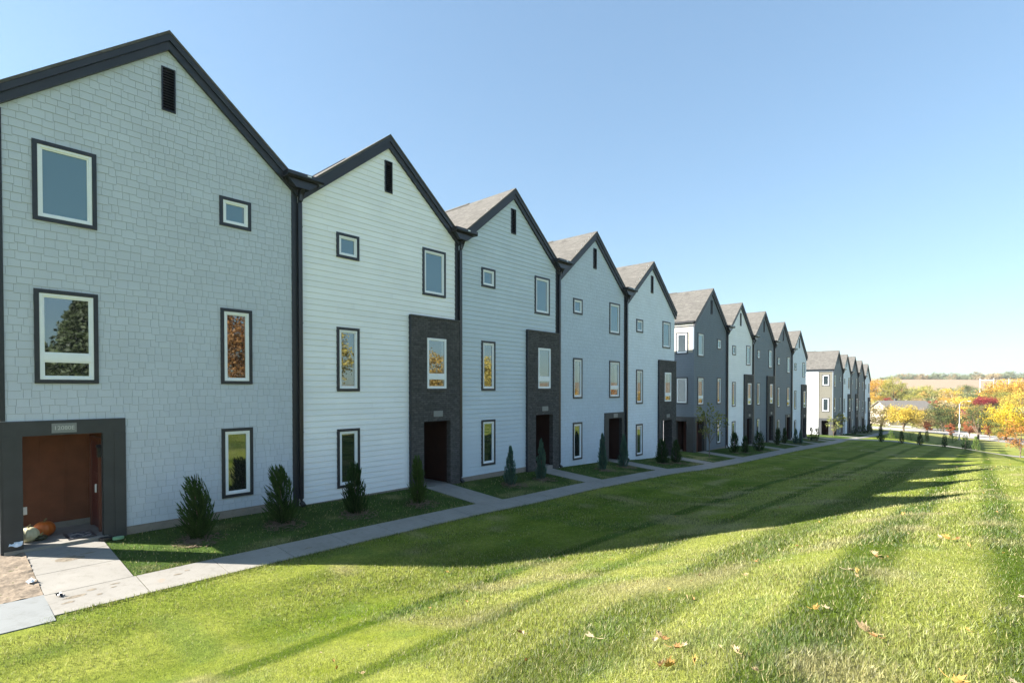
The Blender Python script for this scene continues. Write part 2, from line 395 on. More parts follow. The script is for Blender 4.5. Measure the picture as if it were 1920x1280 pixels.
# ------------------------------------------------------------------ town houses
SL=.8333; RZ=12.025; L=5.2
ZB=.05                                         # lower edge of the siding
def pieces(u0,u1,v0,v1,holes):
    """rectangle minus holes -> list of rectangles"""
    cuts=sorted({v0,v1}|{v for h in holes for v in h[2:] if v0<v<v1}); out=[]
    for a,c in zip(cuts,cuts[1:]):
        m=(a+c)/2; seg=[(u0,u1)]
        for h in holes:
            if h[2]<m<h[3]:
                ns=[]
                for s,e in seg:
                    if h[1]<=s or h[0]>=e: ns.append((s,e)); continue
                    if h[0]>s: ns.append((s,h[0]))
                    if h[1]<e: ns.append((h[1],e))
                seg=ns
        out+=[(s,e,a,c) for s,e in seg if e-s>.002]
    return out
def clipq(u0,u1,v0,v1,lim):
    """quad in (u,v) clipped to |u|<=lim(v) (gable)"""
    if lim is None: return [(u0,v0),(u1,v0),(u1,v1),(u0,v1)]
    a,b=lim(v0),lim(v1)
    p=[(max(u0,a[0]),v0),(min(u1,a[1]),v0),(min(u1,b[1]),v1),(max(u0,b[0]),v1)]
    if p[1][0]-p[0][0]<=.004: return None
    if p[2][0]<p[3][0]:
        m=min(max((p[2][0]+p[3][0])/2,p[0][0]),p[1][0]); return [p[0],p[1],(m,v1)]
    return p
def siding(b, kind, u0, u1, v0, v1, holes, lim, fn, back=True):
    """cladding on a wall plane: fn(u,v,d)->xyz, d outward"""
    if back:
        for s,e,a,c in pieces(u0,u1,v0,v1,holes):
            k=max(1,int((c-a)/.5)) if lim else 1
            for q in range(k):
                p=clipq(s,e,a+(c-a)*q/k,a+(c-a)*(q+1)/k,lim)
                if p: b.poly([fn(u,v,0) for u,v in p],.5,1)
    h=.170 if kind=='shingle' else .176; row=0; v=v0
    while v<v1-.005:
        vt=min(v+h,v1)
        if kind=='shingle':
            u=u0+random.uniform(-.2,0)
            while u<u1:
                w=random.choice([.13,.17,.2,.24,.28]); uu0,uu1=max(u+.0024,u0),min(u+w-.0024,u1); u+=w
                off=random.choice([0,.0,.018,.034]) if row else 0; t=random.random()
                if uu1-uu0<.01: continue
                for s,e,a,c in pieces(uu0,uu1,v-off,vt+.01,holes):
                    p=clipq(s,e,a,c,lim)
                    if not p: continue
                    D=lambda vv:.019-.011*(vv-(v-off))/(vt-v)
                    b.poly([fn(q[0],q[1],D(q[1])) for q in p],t)
                    if a<v-off+.001 and row: b.poly([fn(p[0][0],a-.006,.0128),fn(p[1][0],a-.006,.0128),fn(p[1][0],a,.0128),fn(p[0][0],a,.0128)],.5,1)  # dark strip paints the shade line below the shingle edge
                    if a<v-off+.001: b.poly([fn(p[0][0],a,0),fn(p[1][0],a,0),fn(p[1][0],a,D(a)),fn(p[0][0],a,D(a))],t)
                    if len(p)==4:
                        for i,j in ((0,3),(1,2)): b.poly([fn(*p[i],0),fn(*p[i],D(p[i][1])),fn(*p[j],D(p[j][1])),fn(*p[j],0)],t)
        else:
            j=u0+random.uniform(.6,3.4); segs=[]; uu=u0
            while uu<u1: segs.append((uu,min(j,u1)-.0015)); uu=j+.0015; j+=3.66
            for s,e,a,c,t in [(*q,tt) for (ua,ub) in segs for tt in [random.random()] for q in pieces(ua,ub,v,vt,holes)]:
                p=clipq(s,e,a,c,lim)
                if not p: continue
                D=lambda vv:.022-.019*(vv-v)/(vt-v)
                b.poly([fn(q[0],q[1],D(q[1])) for q in p],t)
                if a<v+.001 and row: b.poly([fn(p[0][0],a-.004,.0062),fn(p[1][0],a-.004,.0062),fn(p[1][0],a,.0062),fn(p[0][0],a,.0062)],.5,1)  # dark strip paints the shade line below the board edge
                if a<v+.001: b.poly([fn(p[0][0],a,0),fn(p[1][0],a,0),fn(p[1][0],a,.022),fn(p[0][0],a,.022)],t)
        v=vt; row+=1
FRONT=lambda u,v,d:(d,u,v)
SIDC={'pale_grey':(.52,.57,.65),'white':(.88,.90,.93),'light_grey':(.56,.64,.72),'blue_grey':(.53,.61,.71),'soft_white':(.72,.79,.88),'slate':(.15,.185,.225),'slate_lap':(.165,.20,.235),'slate_two':(.175,.20,.23),'pale_shingle':(.40,.385,.33),'olive':(.13,.125,.105)}

def frame_boards(b, y0,y1,z0,z1, w, d0, d1, side=None, mi=0):
    """picture-frame of four boards butted end to end"""
    P=(lambda a,c,e,f:b.box(d0,d1,a,c,e,f,.5,mi)) if side is None else (lambda a,c,e,f:b.box(a,c,side-d1,side-d0,e,f,.5,mi))
    P(y0,y1,z1-w,z1);P(y0,y1,z0,z0+w);P(y0,y0+w,z0+w,z1-w);P(y1-w,y1,z0+w,z1-w)
def window(parent, y0, y1, z0, z1, glass, trim=.085, transom=None, side=None, zsub=0):
    """trim > frame, pane; side = y of a wall facing -Y (then y0,y1 are x)"""
    if trim:
        b=MB(); frame_boards(b,y0,y1,z0,z1,trim,-.02,.046,side); w=b.build('window',M['trim'],parent); r=(y0+trim,y1-trim,z0+trim,z1-trim); base=0
    else:
        w=None; r=(y0,y1,z0,z1); base=.12 if side is None else 0
    bx=(lambda b,d0,d1,a,c,e,f:b.box(d0,d1,a,c,e,f)) if side is None else (lambda b,d0,d1,a,c,e,f:b.box(a,c,side-d1,side-d0,e,f))
    b=MB(); frame_boards(b,*r,.05,base-.06,base+.034 if trim else base+.02,side); i=(r[0]+.05,r[1]-.05,r[2]+.05,r[3]-.05)
    panes=[]
    if transom:
        bx(b,base-.06,base+.03 if trim else base+.016,i[0],i[1],transom[0],transom[1])
        secs=[(i[0],i[1],i[2],transom[0]),(i[0],i[1],transom[1],i[3])]
    else: secs=[i]
    for s in secs:
        frame_boards(b,*s,.034,base-.055,base+.012,side); panes.append((s[0]+.034,s[1]-.034,s[2]+.034,s[3]-.034))
    if w: f=b.build('frame',M['white'],w)
    else: w=f=b.build('window',M['white'],parent)
    for s in panes:
        p=MB(); bx(p,base-.05,base-.012,*s); p.build('pane',M[glass],w)
    return w
def text_mesh(txt, size):
    cu=bpy.data.curves.new('t','FONT'); cu.body=txt; cu.size=size; cu.extrude=.003; cu.align_x='CENTER'; cu.align_y='CENTER'
    o=bpy.data.objects.new('t',cu); COL.objects.link(o); dg=bpy.context.evaluated_depsgraph_get()
    me=bpy.data.meshes.new_from_object(o.evaluated_get(dg)); COL.objects.unlink(o); bpy.data.objects.remove(o); return me

def build_house(idx, yc, dz, kind, ckey, stype, label):
    m=-1 if kind=='M' else 1
    yL=-3.03 if idx==0 else -3.175; yR=3.255 if idx==0 else (3.18 if kind!='E' else 3.175)
    root=empty('townhouse',(0,yc,ZC+dz-3.5)); tag(root,label,'townhouse','row of gabled townhouses')
    mat=siding_mat(ckey,SIDC[ckey])
    Y=lambda a,c:(a,c) if m>0 else (-c,-a)
    bay=kind in 'CE'
    otop=2.31 if bay else 2.29
    op=Y(1.41,2.67) if bay else Y(1.38,2.73)
    hollow_side = kind in 'ME'
    # --- openings
    win=[('small',*Y(-1.936,-1.137),7.596,8.369,'glass_blind',None),('tall',*Y(1.435,2.522),6.873,8.569,'glass_blind',None),
         ('n2',*Y(-1.942,-1.141),3.416,5.427,'glass',None),('n1',*Y(-1.944,-1.144),.38,2.234,'glass',None)]
    if not bay: win.append(('wide',*Y(1.435,2.522),3.405,5.42,'glass',(3.895,4.045)))
    T_=.085
    holes=[(a+T_,c-T_,e+T_,f-T_) for _,a,c,e,f,_,_ in win]+[(op[0],op[1],-2,otop)]
    if bay: holes.append((.9,3.5,-2,6.07))
    holes.append((-.135,.135,10.11,11.14))
    lim=lambda v:(max(yL,-(RZ-.05-v)/SL),min(yR,(RZ-.05-v)/SL))
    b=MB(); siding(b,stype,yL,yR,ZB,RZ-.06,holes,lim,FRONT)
    # rear and side walls of the block
    zr=RZ-.06-SL*3.175
    b.poly([(-L,yL,-1),(-L,yR,-1),(-L,yR,zr),(-L,0,RZ-.06),(-L,yL,zr)],.5,0)
    if kind=='M':
        SIDE=lambda u,v,d:(u,yL-d,v)
        sh=[(-1.33,-.48,-2,otop)] if hollow_side else []
        swin=[(-1.30,-.40,7.03,8.57),(-1.30,-.40,3.50,5.40)]
        sholes=sh+[(a+T_,c-T_,e+T_,f-T_) for a,c,e,f in swin]
        wrap=MB(); zs=zr-.32
        upper='pale_shingle' if idx==5 else ('olive' if idx==10 else ckey)  # upper side wall of the slate end house is a lighter cladding
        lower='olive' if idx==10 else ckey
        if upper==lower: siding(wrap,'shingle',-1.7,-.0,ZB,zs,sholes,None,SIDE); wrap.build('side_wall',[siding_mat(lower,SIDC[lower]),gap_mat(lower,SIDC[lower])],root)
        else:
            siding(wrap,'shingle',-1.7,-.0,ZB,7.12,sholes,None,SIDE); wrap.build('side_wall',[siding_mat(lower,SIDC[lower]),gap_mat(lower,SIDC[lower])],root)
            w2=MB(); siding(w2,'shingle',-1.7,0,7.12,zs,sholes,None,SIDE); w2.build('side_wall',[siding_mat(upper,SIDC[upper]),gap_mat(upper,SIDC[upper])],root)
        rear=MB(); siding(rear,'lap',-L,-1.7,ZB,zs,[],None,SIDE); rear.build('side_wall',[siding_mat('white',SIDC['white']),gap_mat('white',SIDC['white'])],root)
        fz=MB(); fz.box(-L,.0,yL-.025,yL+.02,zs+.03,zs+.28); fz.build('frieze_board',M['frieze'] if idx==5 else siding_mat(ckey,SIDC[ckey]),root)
        fz=MB(); fz.box(-L,.02,yL-.05,yL+.02,zs-.05,zs+.03); fz.box(-1.74,-1.66,yL-.03,yL+.01,ZB,zs-.05); fz.build('side_trim',M['trim'],root)
        for a,c,e,f in swin: window(root,a,c,e,f,'glass',side=yL)
    else:
        b.poly([(0,yL,-1),(-L,yL,-1),(-L,yL,zr),(0,yL,zr)],.5,0)
    if kind=='E':
        SIDE=lambda u,v,d:(u,yR+d,v)
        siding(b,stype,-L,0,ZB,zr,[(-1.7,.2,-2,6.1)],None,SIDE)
    else:
        if kind!='M' or True: b.poly([(0,yR,-1),(-L,yR,-1),(-L,yR,zr),(0,yR,zr)],.5,0)
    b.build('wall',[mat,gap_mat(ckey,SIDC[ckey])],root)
    # --- foundation
    f=MB()
    for s,e,a,c in pieces(yL+.01,yR-.01,-1.0,ZB-.005,[(op[0]-.02,op[1]+.02,-2,1)]): f.poly([(-.012,s,a),(-.012,e,a),(-.012,e,c),(-.012,s,c)])
    f.box(-.05,.018,yL,op[0]-.0,-.95,ZB-.012) if op[0]-yL>.05 else None
    f.box(-.05,.018,op[1],yR,-.95,ZB-.012)
    f.build('foundation',M['found'],root)
    # --- roof
    eL=yL-(.1 if kind=='M' else 0); eR=yR+(.12 if kind=='E' else 0)
    rb=MB(); th=.07
    for e in (eL,eR):
        ze=RZ-SL*abs(e)
        rb.prism([(0,RZ),(e,ze),(e,ze-th),(0,RZ-th)],0,-L-.1,.16)
    ro=rb.build('roof',M['roof'],root)
    rv=MB(); rv.prism([(-.16,RZ-.10),(0,RZ+.035),(.16,RZ-.10),(0,RZ+.01)],0,-L-.1,-2.7); rv.build('ridge_vent',M['roof'],ro)
    for e in (eL,eR):
        sg=1 if e>0 else -1; ee=e-sg*(.0 if abs(e)>3.2 and kind in 'E' else .02)
        z=lambda y,o:RZ-SL*abs(y)-o
        k=MB()
        k.prism([(0,z(0,.075)),(ee,z(ee,.075)),(ee,z(ee,.235)),(0,z(0,.235))],0,.0,.145)
        k.prism([(0,z(0,.235)),(ee,z(ee,.235)),(ee,z(ee,.445)),(0,z(0,.445))],0,.0,.10)
        k.build('rake_board',M['trim'],root)
    # --- gable vent
    v=MB(); v0,v1=10.096,11.156
    frame_boards(v,-.15,.15,v0,v1,.028,.0,.045); v.box(-.05,-.03,-.14,.14,v0,v1)
    q=15
    for i in range(q):
        zz=v0+.04+(v1-v0-.08)*i/q; v.poly([(-.01,-.122,zz+.055),(-.01,.122,zz+.055),(.04,.122,zz),(.04,-.122,zz)]); v.poly([(-.01,-.122,zz+.045),(-.01,.122,zz+.045),(.04,.122,zz-.010),(.04,-.122,zz-.010)])
    v.build('gable_vent',M['metal'],root)
    for nme,a,c,e,f_,gl,tr in win: window(root,a,c,e,f_,gl,transom=tr)
    # --- corner trim, gutter and downpipe at the right-hand party line
    if kind!='E':
        nb=HOUSES[idx+1][1]; zg=max(RZ-SL*yR, RZ-SL*3.175+(nb-dz))
        cb=MB(); cb.box(0,.034,yR-.185,yR-.012,-.55,zr-.2); cb.build('corner_board',M['trim'],root)
        gt=MB(); g0,g1_=yR-.47,yR+.62
        gt.prism([(.12,zg+.0),(.40,zg+.0),(.45,zg+.05),(.45,zg+.145),(.425,zg+.145),(.41,zg+.03),(.12,zg+.03)],1,g0,g1_)
        gt.box(.12,.43,g0-.012,g0,zg,zg+.145); gt.box(.12,.43,g1_,g1_+.012,zg,zg+.145)
        gt.prism([(g0+.08,zg-.003),(g1_-.08,zg-.003),(yR+.24,zg-.23),(yR-.16,zg-.23)],0,.0,.30)
        go=gt.build('gutter',M['metal'],root)
        tg=MB(); tg.box(.451,.453,yR+.1,yR+.22,zg+.085,zg+.125); tg.build('gutter_tag',M['white'],go)
        dp=MB(); yp=yR+.035; gb=g1(.1,yc+yp)-(ZC+dz-3.5)
        dp.tube([(.26,yp+.03,zg-.1),(.25,yp+.03,zg-.22),(.13,yp,zg-.52),(.085,yp,zg-.62),(.085,yp,3),(.085,yp,gb+.24)],.05,sq=(.115,.085))
        dp.tube([(.085,yp,gb+.25),(.10,yp,gb+.13),(.24,yp,gb+.05)],.05,sq=(.115,.085))
        for zz in (zg-1.3,5.2,2.0): dp.box(.0,.135,yp-.068,yp+.068,zz,zz+.03)
        dp.build('downpipe',M['metal'],root)
    if kind=='M':
        ge=RZ-SL*abs(eL); gt=MB(); gt.box(-L,.1,eL-.11,eL-.005,ge-.09,ge+.03); gt.box(-L,.0,eL,yL+.01,ge-.12,ge-.10); gt.build('gutter',M['metal'],root)
        cb=MB(); cb.box(-.06,.034,yL-.036,yL+.05,2.62,zr-.3); cb.build('corner_board',M['trim'] if idx==0 else siding_mat(ckey,SIDC[ckey]),root)
    # --- entry: brick bay or boarded surround
    base=g1(0,yc+sum(op)/2)-(ZC+dz-3.5)-.5
    if bay:
        y0,y1=.86,(3.14-.19+.17 if kind=='C' else 3.25)
        if kind=='C': y1=yR-.035
        bb=MB(); wh=(1.56,2.455,3.507,5.33)
        for s,e,a,c in pieces(y0,y1,base,6.05,[(op[0],op[1],base-1,otop),wh]): bb.poly([(.12,s,a),(.12,e,a),(.12,e,c),(.12,s,c)])
        bb.poly([(0,y0,base),(.12,y0,base),(.12,y0,6.05),(0,y0,6.05)])
        bb.poly([(-1.7 if kind=='E' else 0,y1,6.05),(.12,y1,6.05),(.12,y0,6.05),(0,y0,6.05)])
        if kind=='E':
            for s,e,a,c in pieces(-1.7,.12,base,6.05,[(-1.33,-.48,base-1,otop)]): bb.poly([(s,y1,a),(e,y1,a),(e,y1,c),(s,y1,c)])
            # pier and header returns of the corner porch
            for xx in (-1.33,-.48): bb.poly([(xx,2.67,base),(xx,y1,base),(xx,y1,otop),(xx,2.67,otop)])
            bb.poly([(-.48,2.67,base),(.12,2.67,base),(.12,2.67,otop),(-.48,2.67,otop)])
        else:
            bb.poly([(0,y1,base),(.12,y1,base),(.12,y1,6.05),(0,y1,6.05)])
        for yy in op[:1] if kind=='E' else op: bb.poly([(.12,yy,base),(-.1,yy,base),(-.1,yy,otop),(.12,yy,otop)])
        bb.poly([(.12,op[0],otop),(.12,op[1],otop),(-.1,op[1],otop),(-.1,op[0],otop)])
        a,c,e,f_=wh
        for yy in (a,c): bb.poly([(.12,yy,e),(.05,yy,e),(.05,yy,f_),(.12,yy,f_)])
        for zz in (e,f_): bb.poly([(.12,a,zz),(.05,a,zz),(.05,c,zz),(.12,c,zz)])
        # soldier sill
        bb.box(.12,.15,a-.01,c+.01,e-.09,e-.002)
        bo=bb.build('brick_bay',M['brick'],root)
        k=MB(); k.box(-.02 if kind=='C' else -1.72,.15,y0-.03,y1+.028,6.05,6.10); k.build('cap',M['cap'],bo)
        k=MB(); k.box(.0,.125,y0-.032,y0-.002,base,6.048); k.build('edge_trim',M['trim'],bo)
        window(root,*wh,'glass',trim=0,transom=(3.87,4.02))
        pl=(1.85,2.28,2.475,2.69,.12)
    else:
        s=MB(); y0,y1=Y(.95,3.02 if kind!='M' else 3.03); fr=.05
        if kind=='F': y1=yR-.19
        top=2.61
        s.box(.0,fr,y0,y1,otop,top)                                   # header
        for a,c in ((y0,op[0]),(op[1],y1)):
            mid=(a+c)/2; n0=(a if a<op[0]-.01 else c)
            s.box(0,fr,a,c,base+.42,otop)
            o0,o1=(a,mid) if a==y0 else (mid,c)
            s.box(fr,fr+.016,o0,o1,base+.42,otop-.02)
        for yy in op: s.poly([(fr,yy,base+.4),(-.12,yy,base+.4),(-.12,yy,otop),(fr,yy,otop)])
        s.poly([(fr,op[0],otop),(fr,op[1],otop),(-.12,op[1],otop),(-.12,op[0],otop)])
        if kind=='M':
            # the surround wraps round the free corner, with a side opening
            for u0,u1,a,c in pieces(-1.7,.05,base+.42,top,sh): s.box(u0,u1,yL-.05,yL,a,c)
            if hollow_side: s.poly([(-.48,op[0],base+.4),(.0,op[0],base+.4),(.0,op[0],otop),(-.48,op[0],otop)])
            for xx in ((-1.33,-.48) if hollow_side else ()): s.poly([(xx,yL-.05,base+.4),(xx,op[0],base+.4),(xx,op[0],otop),(xx,yL-.05,otop)])
            if hollow_side: s.poly([(-1.33,yL-.05,otop),(-.48,yL-.05,otop),(-.48,op[0],otop),(-1.33,op[0],otop)])
        s.build('entry_surround',M['surround'],root)
        pl=(*Y(1.843,2.264),2.335,2.54,fr)
    # --- porch recess
    hi=otop+.10; ins=Y(1.30,2.76); fl=-.07
    pb=MB(); xb=-1.66
    pb.poly([(xb,ins[0],fl),(xb,ins[1],fl),(xb,ins[1],hi),(xb,ins[0],hi)])
    yi=ins[0] if m>0 else ins[1]; yo=ins[1] if m>0 else ins[0]
    pb.poly([(xb,yi,fl),(0,yi,fl),(0,yi,hi),(xb,yi,hi)])
    if hollow_side:
        for s_,e_,a,c in pieces(xb,0,fl,hi,[(-1.33,-.48,-2,otop)]): pb.poly([(s_,yo,a),(e_,yo,a),(e_,yo,c),(s_,yo,c)])
    else: pb.poly([(xb,yo,fl),(0,yo,fl),(0,yo,hi),(xb,yo,hi)])
    yfar=(yL if m<0 else yR) if hollow_side else yo
    pb.poly([(xb,yi,hi),(0,yi,hi),(0,yfar,hi),(xb,yfar,hi)])
    for i in range(4):
        yy=ins[0]+.05+(ins[1]-ins[0]-.14)*i/3; pb.box(xb,xb+.02,yy,yy+.05,fl+.16,hi-.22)
    pb.box(xb,xb+.026,ins[0],ins[1],hi-.22,hi)
    pb.box(-1.6,-.02,min(yi,yi-m*-.026),max(yi,yi+m*.026),hi-.22,hi-.005)
    po=pb.build('porch',M['maroon' if idx==0 else 'maroon_shaded'],root)
    sl=MB(); sl.box(xb,.10,min(yi,yfar),max(yi,yfar),fl-.6,fl) if hollow_side else sl.box(xb,.10,op[0]+.001,op[1]-.001,fl-.6,fl)
    if not hollow_side: sl.box(xb,-.01,ins[0],ins[1],fl-.6,fl-.002)
    sl.build('porch_floor',M['conc'],root)
    cu=MB(); cu.box(xb,xb+.05,ins[0],ins[1],fl,fl+.14); cu.build('curb',M['conc'],po)
    # door
    d=MB(); c_=MB()
    if hollow_side or idx==0:
        dn=lambda x0,x1,k0,k1,z0,z1,bb_:bb_.box(x0,x1,min(yi+m*k0,yi+m*k1),max(yi+m*k0,yi+m*k1),z0,z1)
        dn(-1.4,-.55,.005,.05,fl+.05,fl+2.1,d)
        for zz in (.25,.9,1.5): dn(-1.25,-.7,.05,.06,fl+zz,fl+zz+.45,d)
        dn(-1.5,-1.4,.0,.07,fl,fl+2.2,c_);dn(-.55,-.45,.0,.07,fl,fl+2.2,c_);dn(-1.4,-.55,.0,.07,fl+2.1,fl+2.2,c_)
        hp=(-.68,yi+m*.09,fl+1.0); lp=(-.24,yi+m*.08,fl+1.95)
    else:
        ym=(ins[0]+ins[1])/2
        d.box(xb,xb+.045,ym-.45,ym+.45,fl+.05,fl+2.1); 
        for zz in (.25,.9,1.5):
            for q_ in (-.36,.04): d.box(xb+.045,xb+.055,ym+q_,ym+q_+.32,fl+zz,fl+zz+.45)
        c_.box(xb,xb+.07,ym-.55,ym-.45,fl,fl+2.2);c_.box(xb,xb+.07,ym+.45,ym+.55,fl,fl+2.2);c_.box(xb,xb+.07,ym-.45,ym+.45,fl+2.1,fl+2.2)
        hp=(xb+.09,ym+.36,fl+1.0); lp=(-.3,ins[0]+.07,fl+1.95)
    do=d.build('door',M['door' if idx in (0,5) else 'maroon_shaded'],root); c_.build('casing',M['casing' if idx in (0,5) else 'maroon_shaded'],do)
    h_=MB(); h_.tube([(hp[0],hp[1],hp[2]-.1),(hp[0],hp[1],hp[2]+.1)],.02,8); h_.build('handle',M['white'],do)
    l_=MB(); x,y,z=lp; l_.box(x-.07,x+.07,y-.06,y+.06,z-.17,z+.05); l_.prism([(x-.09,z+.05),(x+.09,z+.05),(x+.03,z+.12),(x-.03,z+.12)],1,y-.08,y+.08); l_.build('wall_lantern',M['metal'],root)
    # address plate
    a=MB(); a.box(pl[4],pl[4]+.018,pl[0],pl[1],pl[2],pl[3]); ao=a.build('address_plate',M['plate'],root)
    if idx==0:
        me=text_mesh('12080E',.118); tx=bpy.data.objects.new('lettering',me); COL.objects.link(tx); me.materials.append(M['letter']); tx.parent=ao
        tx.rotation_euler=(math.pi/2,0,math.pi/2); tx.location=(pl[4]+.021,(pl[0]+pl[1])/2,(pl[2]+pl[3])/2)
        oe=MB(); oe.box(xb+.02,xb+.035,ins[0]+.09,ins[0]+.25,fl+.42,fl+.60); oe.box(xb+.035,xb+.05,ins[0]+.115,ins[0]+.225,fl+.445,fl+.575); oe.build('outlet_cover',M['white'],root)
    return root
M['plate']=m_paint('grey_plate',(.20,.21,.215),.4,.4,.05); M['letter']=m_paint('plate_lettering',(.50,.51,.50),.4,.4,.03)
LAB=['nearest pale grey shingled townhouse with boarded corner porch and address plate','white lap sided townhouse with dark brick bay beside the nearest pale grey house','light grey lap sided townhouse with dark brick bay, third from the camera','blue grey shingled townhouse with boarded doorway, fourth from the camera','off white shingled townhouse with brick bay at the end of the near block',
'slate shingled end townhouse of the middle block with pale sunlit side wall','white lap sided townhouse with brick bay beside the slate end house','slate lap sided townhouse with brick bay in the middle block','slate shingled townhouse with boarded doorway in the middle block','off white end townhouse of the middle block next to the wide gap',
'slate end townhouse of the far block with white and olive sunlit side','pale townhouse with brick bay, second in the far block','slate lap sided townhouse with brick bay, third in the far block','slate shingled townhouse, fourth in the far block','pale last townhouse at the far end of the row']
for i,(h,lb) in enumerate(zip(HOUSES,LAB)): build_house(i,*h,lb)

# ------------------------------------------------------------------ planting
def spray_mesh(n, prof, H, R, seed, lean=(0,0), out=.55, ln=(.3,.5), wl=.02, leafk=18):
    """evergreen shrub: many upswept plumes, each a spine set with short pointed leaves"""
    r=np.random.default_rng(seed); V=[];F=[];T=[]
    for i in range(n):
        t=r.random()**.9; a=r.uniform(0,2*np.pi); rad=prof(t)*R*(.3+.85*r.random()**.6)
        L_=r.uniform(*ln)*H/1.5*(1.1-.35*t)
        d=np.array([np.cos(a)*out*(1.25-t),np.sin(a)*out*(1.25-t),1.0])+r.normal(0,.13,3)+np.array([lean[0],lean[1],0])*(.4+t); d/=np.linalg.norm(d)
        tip=np.array([np.cos(a)*rad+lean[0]*t*t*H*.3,np.sin(a)*rad+lean[1]*t*t*H*.3,.10*H+t*H*.90]); p=tip-d*L_
        if p[2]<.02: p[2]=.02
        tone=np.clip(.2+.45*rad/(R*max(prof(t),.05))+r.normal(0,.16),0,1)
        for k in range(leafk):
            f=(k+.5)/leafk; q=p+d*L_*f*.9; e=d+r.normal(0,.36*(1.15-f),3); e/=np.linalg.norm(e); ll=L_*r.uniform(.16,.30)
            w=np.cross(e,r.normal(0,1,3)); w/=np.linalg.norm(w)+1e-6; w=w*wl*H/1.5*r.uniform(.7,1.3)
            b=len(V); V+= [q-w*.5,q+w*.5,q+e*ll]; F.append((b,b+1,b+2)); T.append(np.clip(tone+.22*(f-.5)+r.normal(0,.1),0,1))
    return np.array(V),np.array(F),np.array(T)
def juniper(x,y,H,W,kind,seed,label,lod=1.0):
    root=empty('juniper',(x,y,g1(x,y)-.02)); tag(root,label,'shrub','junipers planted along the row')
    if kind=='blue': prof=lambda t:.10+.95*(1-t)**.8*min(1,(t+.12)*4.2); col=(.085,.165,.135,1); lean=(0,0); out=.34; ln=(.22,.36)
    elif kind=='wind': prof=lambda t:(.30+.95*(1-t)**.7)*min(1,.62+t*2); col=(.045,.092,.026,1); lean=(-.06,-.22); out=.62; ln=(.32,.62)
    elif kind=='sprawl': prof=lambda t:.5+.7*(1-t); col=(.15,.24,.06,1); lean=(.1,.5); out=.95; ln=(.35,.7)
    elif kind=='lit': prof=lambda t:.25+.8*(1-t)**.7; col=(.14,.21,.055,1); lean=(0,.05); out=.4; ln=(.26,.45)
    else: prof=lambda t:(.27+.95*(1-t)**.7)*min(1,.6+t*2.2); col=(.034,.072,.024,1); lean=(0,-.04); out=.5; ln=(.28,.52)
    V,F,T=spray_mesh(int((300 if kind=='blue' else 260)*lod),prof,H,W/2,seed,lean,out=out,ln=ln,wl=.02 if lod>.8 else .035,leafk=24 if lod>.8 else 16)
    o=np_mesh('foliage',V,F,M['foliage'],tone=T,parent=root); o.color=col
    b=MB(); b.tube([(0,0,-.05),(0,0,H*.4),(lean[0]*.2,lean[1]*.2,H*.75)],[.035,.025,.008],6); b.build('stem',M['bark'],root)
    return root
JUN=[(1.18,4.28,1.55,.80,'wind','feathery dark green juniper between the boarded porch and ground window of the nearest house'),
(1.22,6.26,1.58,.82,'wind','dark green juniper beside the first downpipe on the nearest house'),
(1.52,8.27,1.53,.70,'dark','dark juniper with a low side sprig before the ground window of the white house'),
(1.67,10.42,1.55,.56,'midgreen','narrow dark green juniper beside the brick bay of the white house'),
(1.34,15.21,1.54,.58,'blue','blue green juniper between ground window and brick bay of the light grey house'),
(1.36,17.11,1.73,.56,'blue','taller blue green juniper before the dark doorway of the light grey house'),
(1.35,21.85,1.81,.52,'blue','slim juniper left of the boarded doorway of the blue grey house'),
(1.43,23.74,1.71,.60,'blue','slim juniper right of the boarded doorway of the blue grey house'),
(1.38,28.17,1.47,.74,'dark','dark bushy juniper left of the doorway of the off white house'),
(1.65,29.42,1.41,.66,'dark','dark bushy juniper right of the doorway of the off white house'),
(1.46,39.83,1.58,.79,'dark','dark juniper by the ground window of the slate end house'),
(1.88,40.88,1.32,.60,'dark','small dark juniper right of the slate end house window'),
(2.07,43.53,1.63,.95,'dark','broad dark juniper by the white house of the middle block'),
(1.39,51.16,1.63,.60,'dark','narrow dark juniper by the slate lap house of the middle block'),
(1.18,54.19,1.56,.52,'dark','narrow dark juniper beside the bay of the slate lap house'),
(1.67,56.17,1.50,.60,'blue','left juniper of the pair by the fourth house of the middle block'),
(1.89,57.03,1.41,.52,'blue','right juniper of the pair by the fourth house of the middle block'),
(1.52,63.07,1.59,.68,'dark','left juniper of the pair by the end house at the wide gap'),
(1.80,64.19,1.50,.72,'dark','right juniper of the pair by the end house at the wide gap'),
(6.68,71.4,2.0,.74,'dark','tallest dark juniper at the start of the crossing walk'),
(8.36,73.4,1.53,.62,'dark','second dark juniper along the crossing walk'),
(9.84,75.6,1.6,.68,'dark','third dark juniper along the crossing walk'),
(11.97,77.6,1.55,.65,'dark','fourth dark juniper along the crossing walk'),
(13.7,80.7,1.75,.95,'dark','last dark juniper along the crossing walk, nearest the lamp post'),
(6.04,86.7,1.36,.82,'lit','sunlit upright juniper behind the first gap of the crossing walk'),
(7.46,95.6,1.31,1.39,'sprawl','sprawling sunlit juniper between the second and third dark junipers'),
(8.76,104.5,1.84,.80,'lit','sunlit upright juniper just right of the third dark juniper'),
(11.57,113.1,1.64,1.9,'sprawl','wide sprawling sunlit juniper left of the lamp post'),
(14.6,86.6,1.9,.85,'lit','sunlit upright juniper behind the last dark juniper'),
(1.22,90.3,1.4,.9,'dark','first dark juniper of the far block'),(1.17,95.7,1.31,.8,'dark','second dark juniper of the far block'),
(1.6,96.6,1.48,.66,'dark','third dark juniper of the far block'),(1.66,99.6,1.52,.6,'dark','fourth dark juniper of the far block'),(1.67,102.9,1.57,.52,'dark','fifth dark juniper of the far block')]
mul=MB(); rm=random.Random(3)
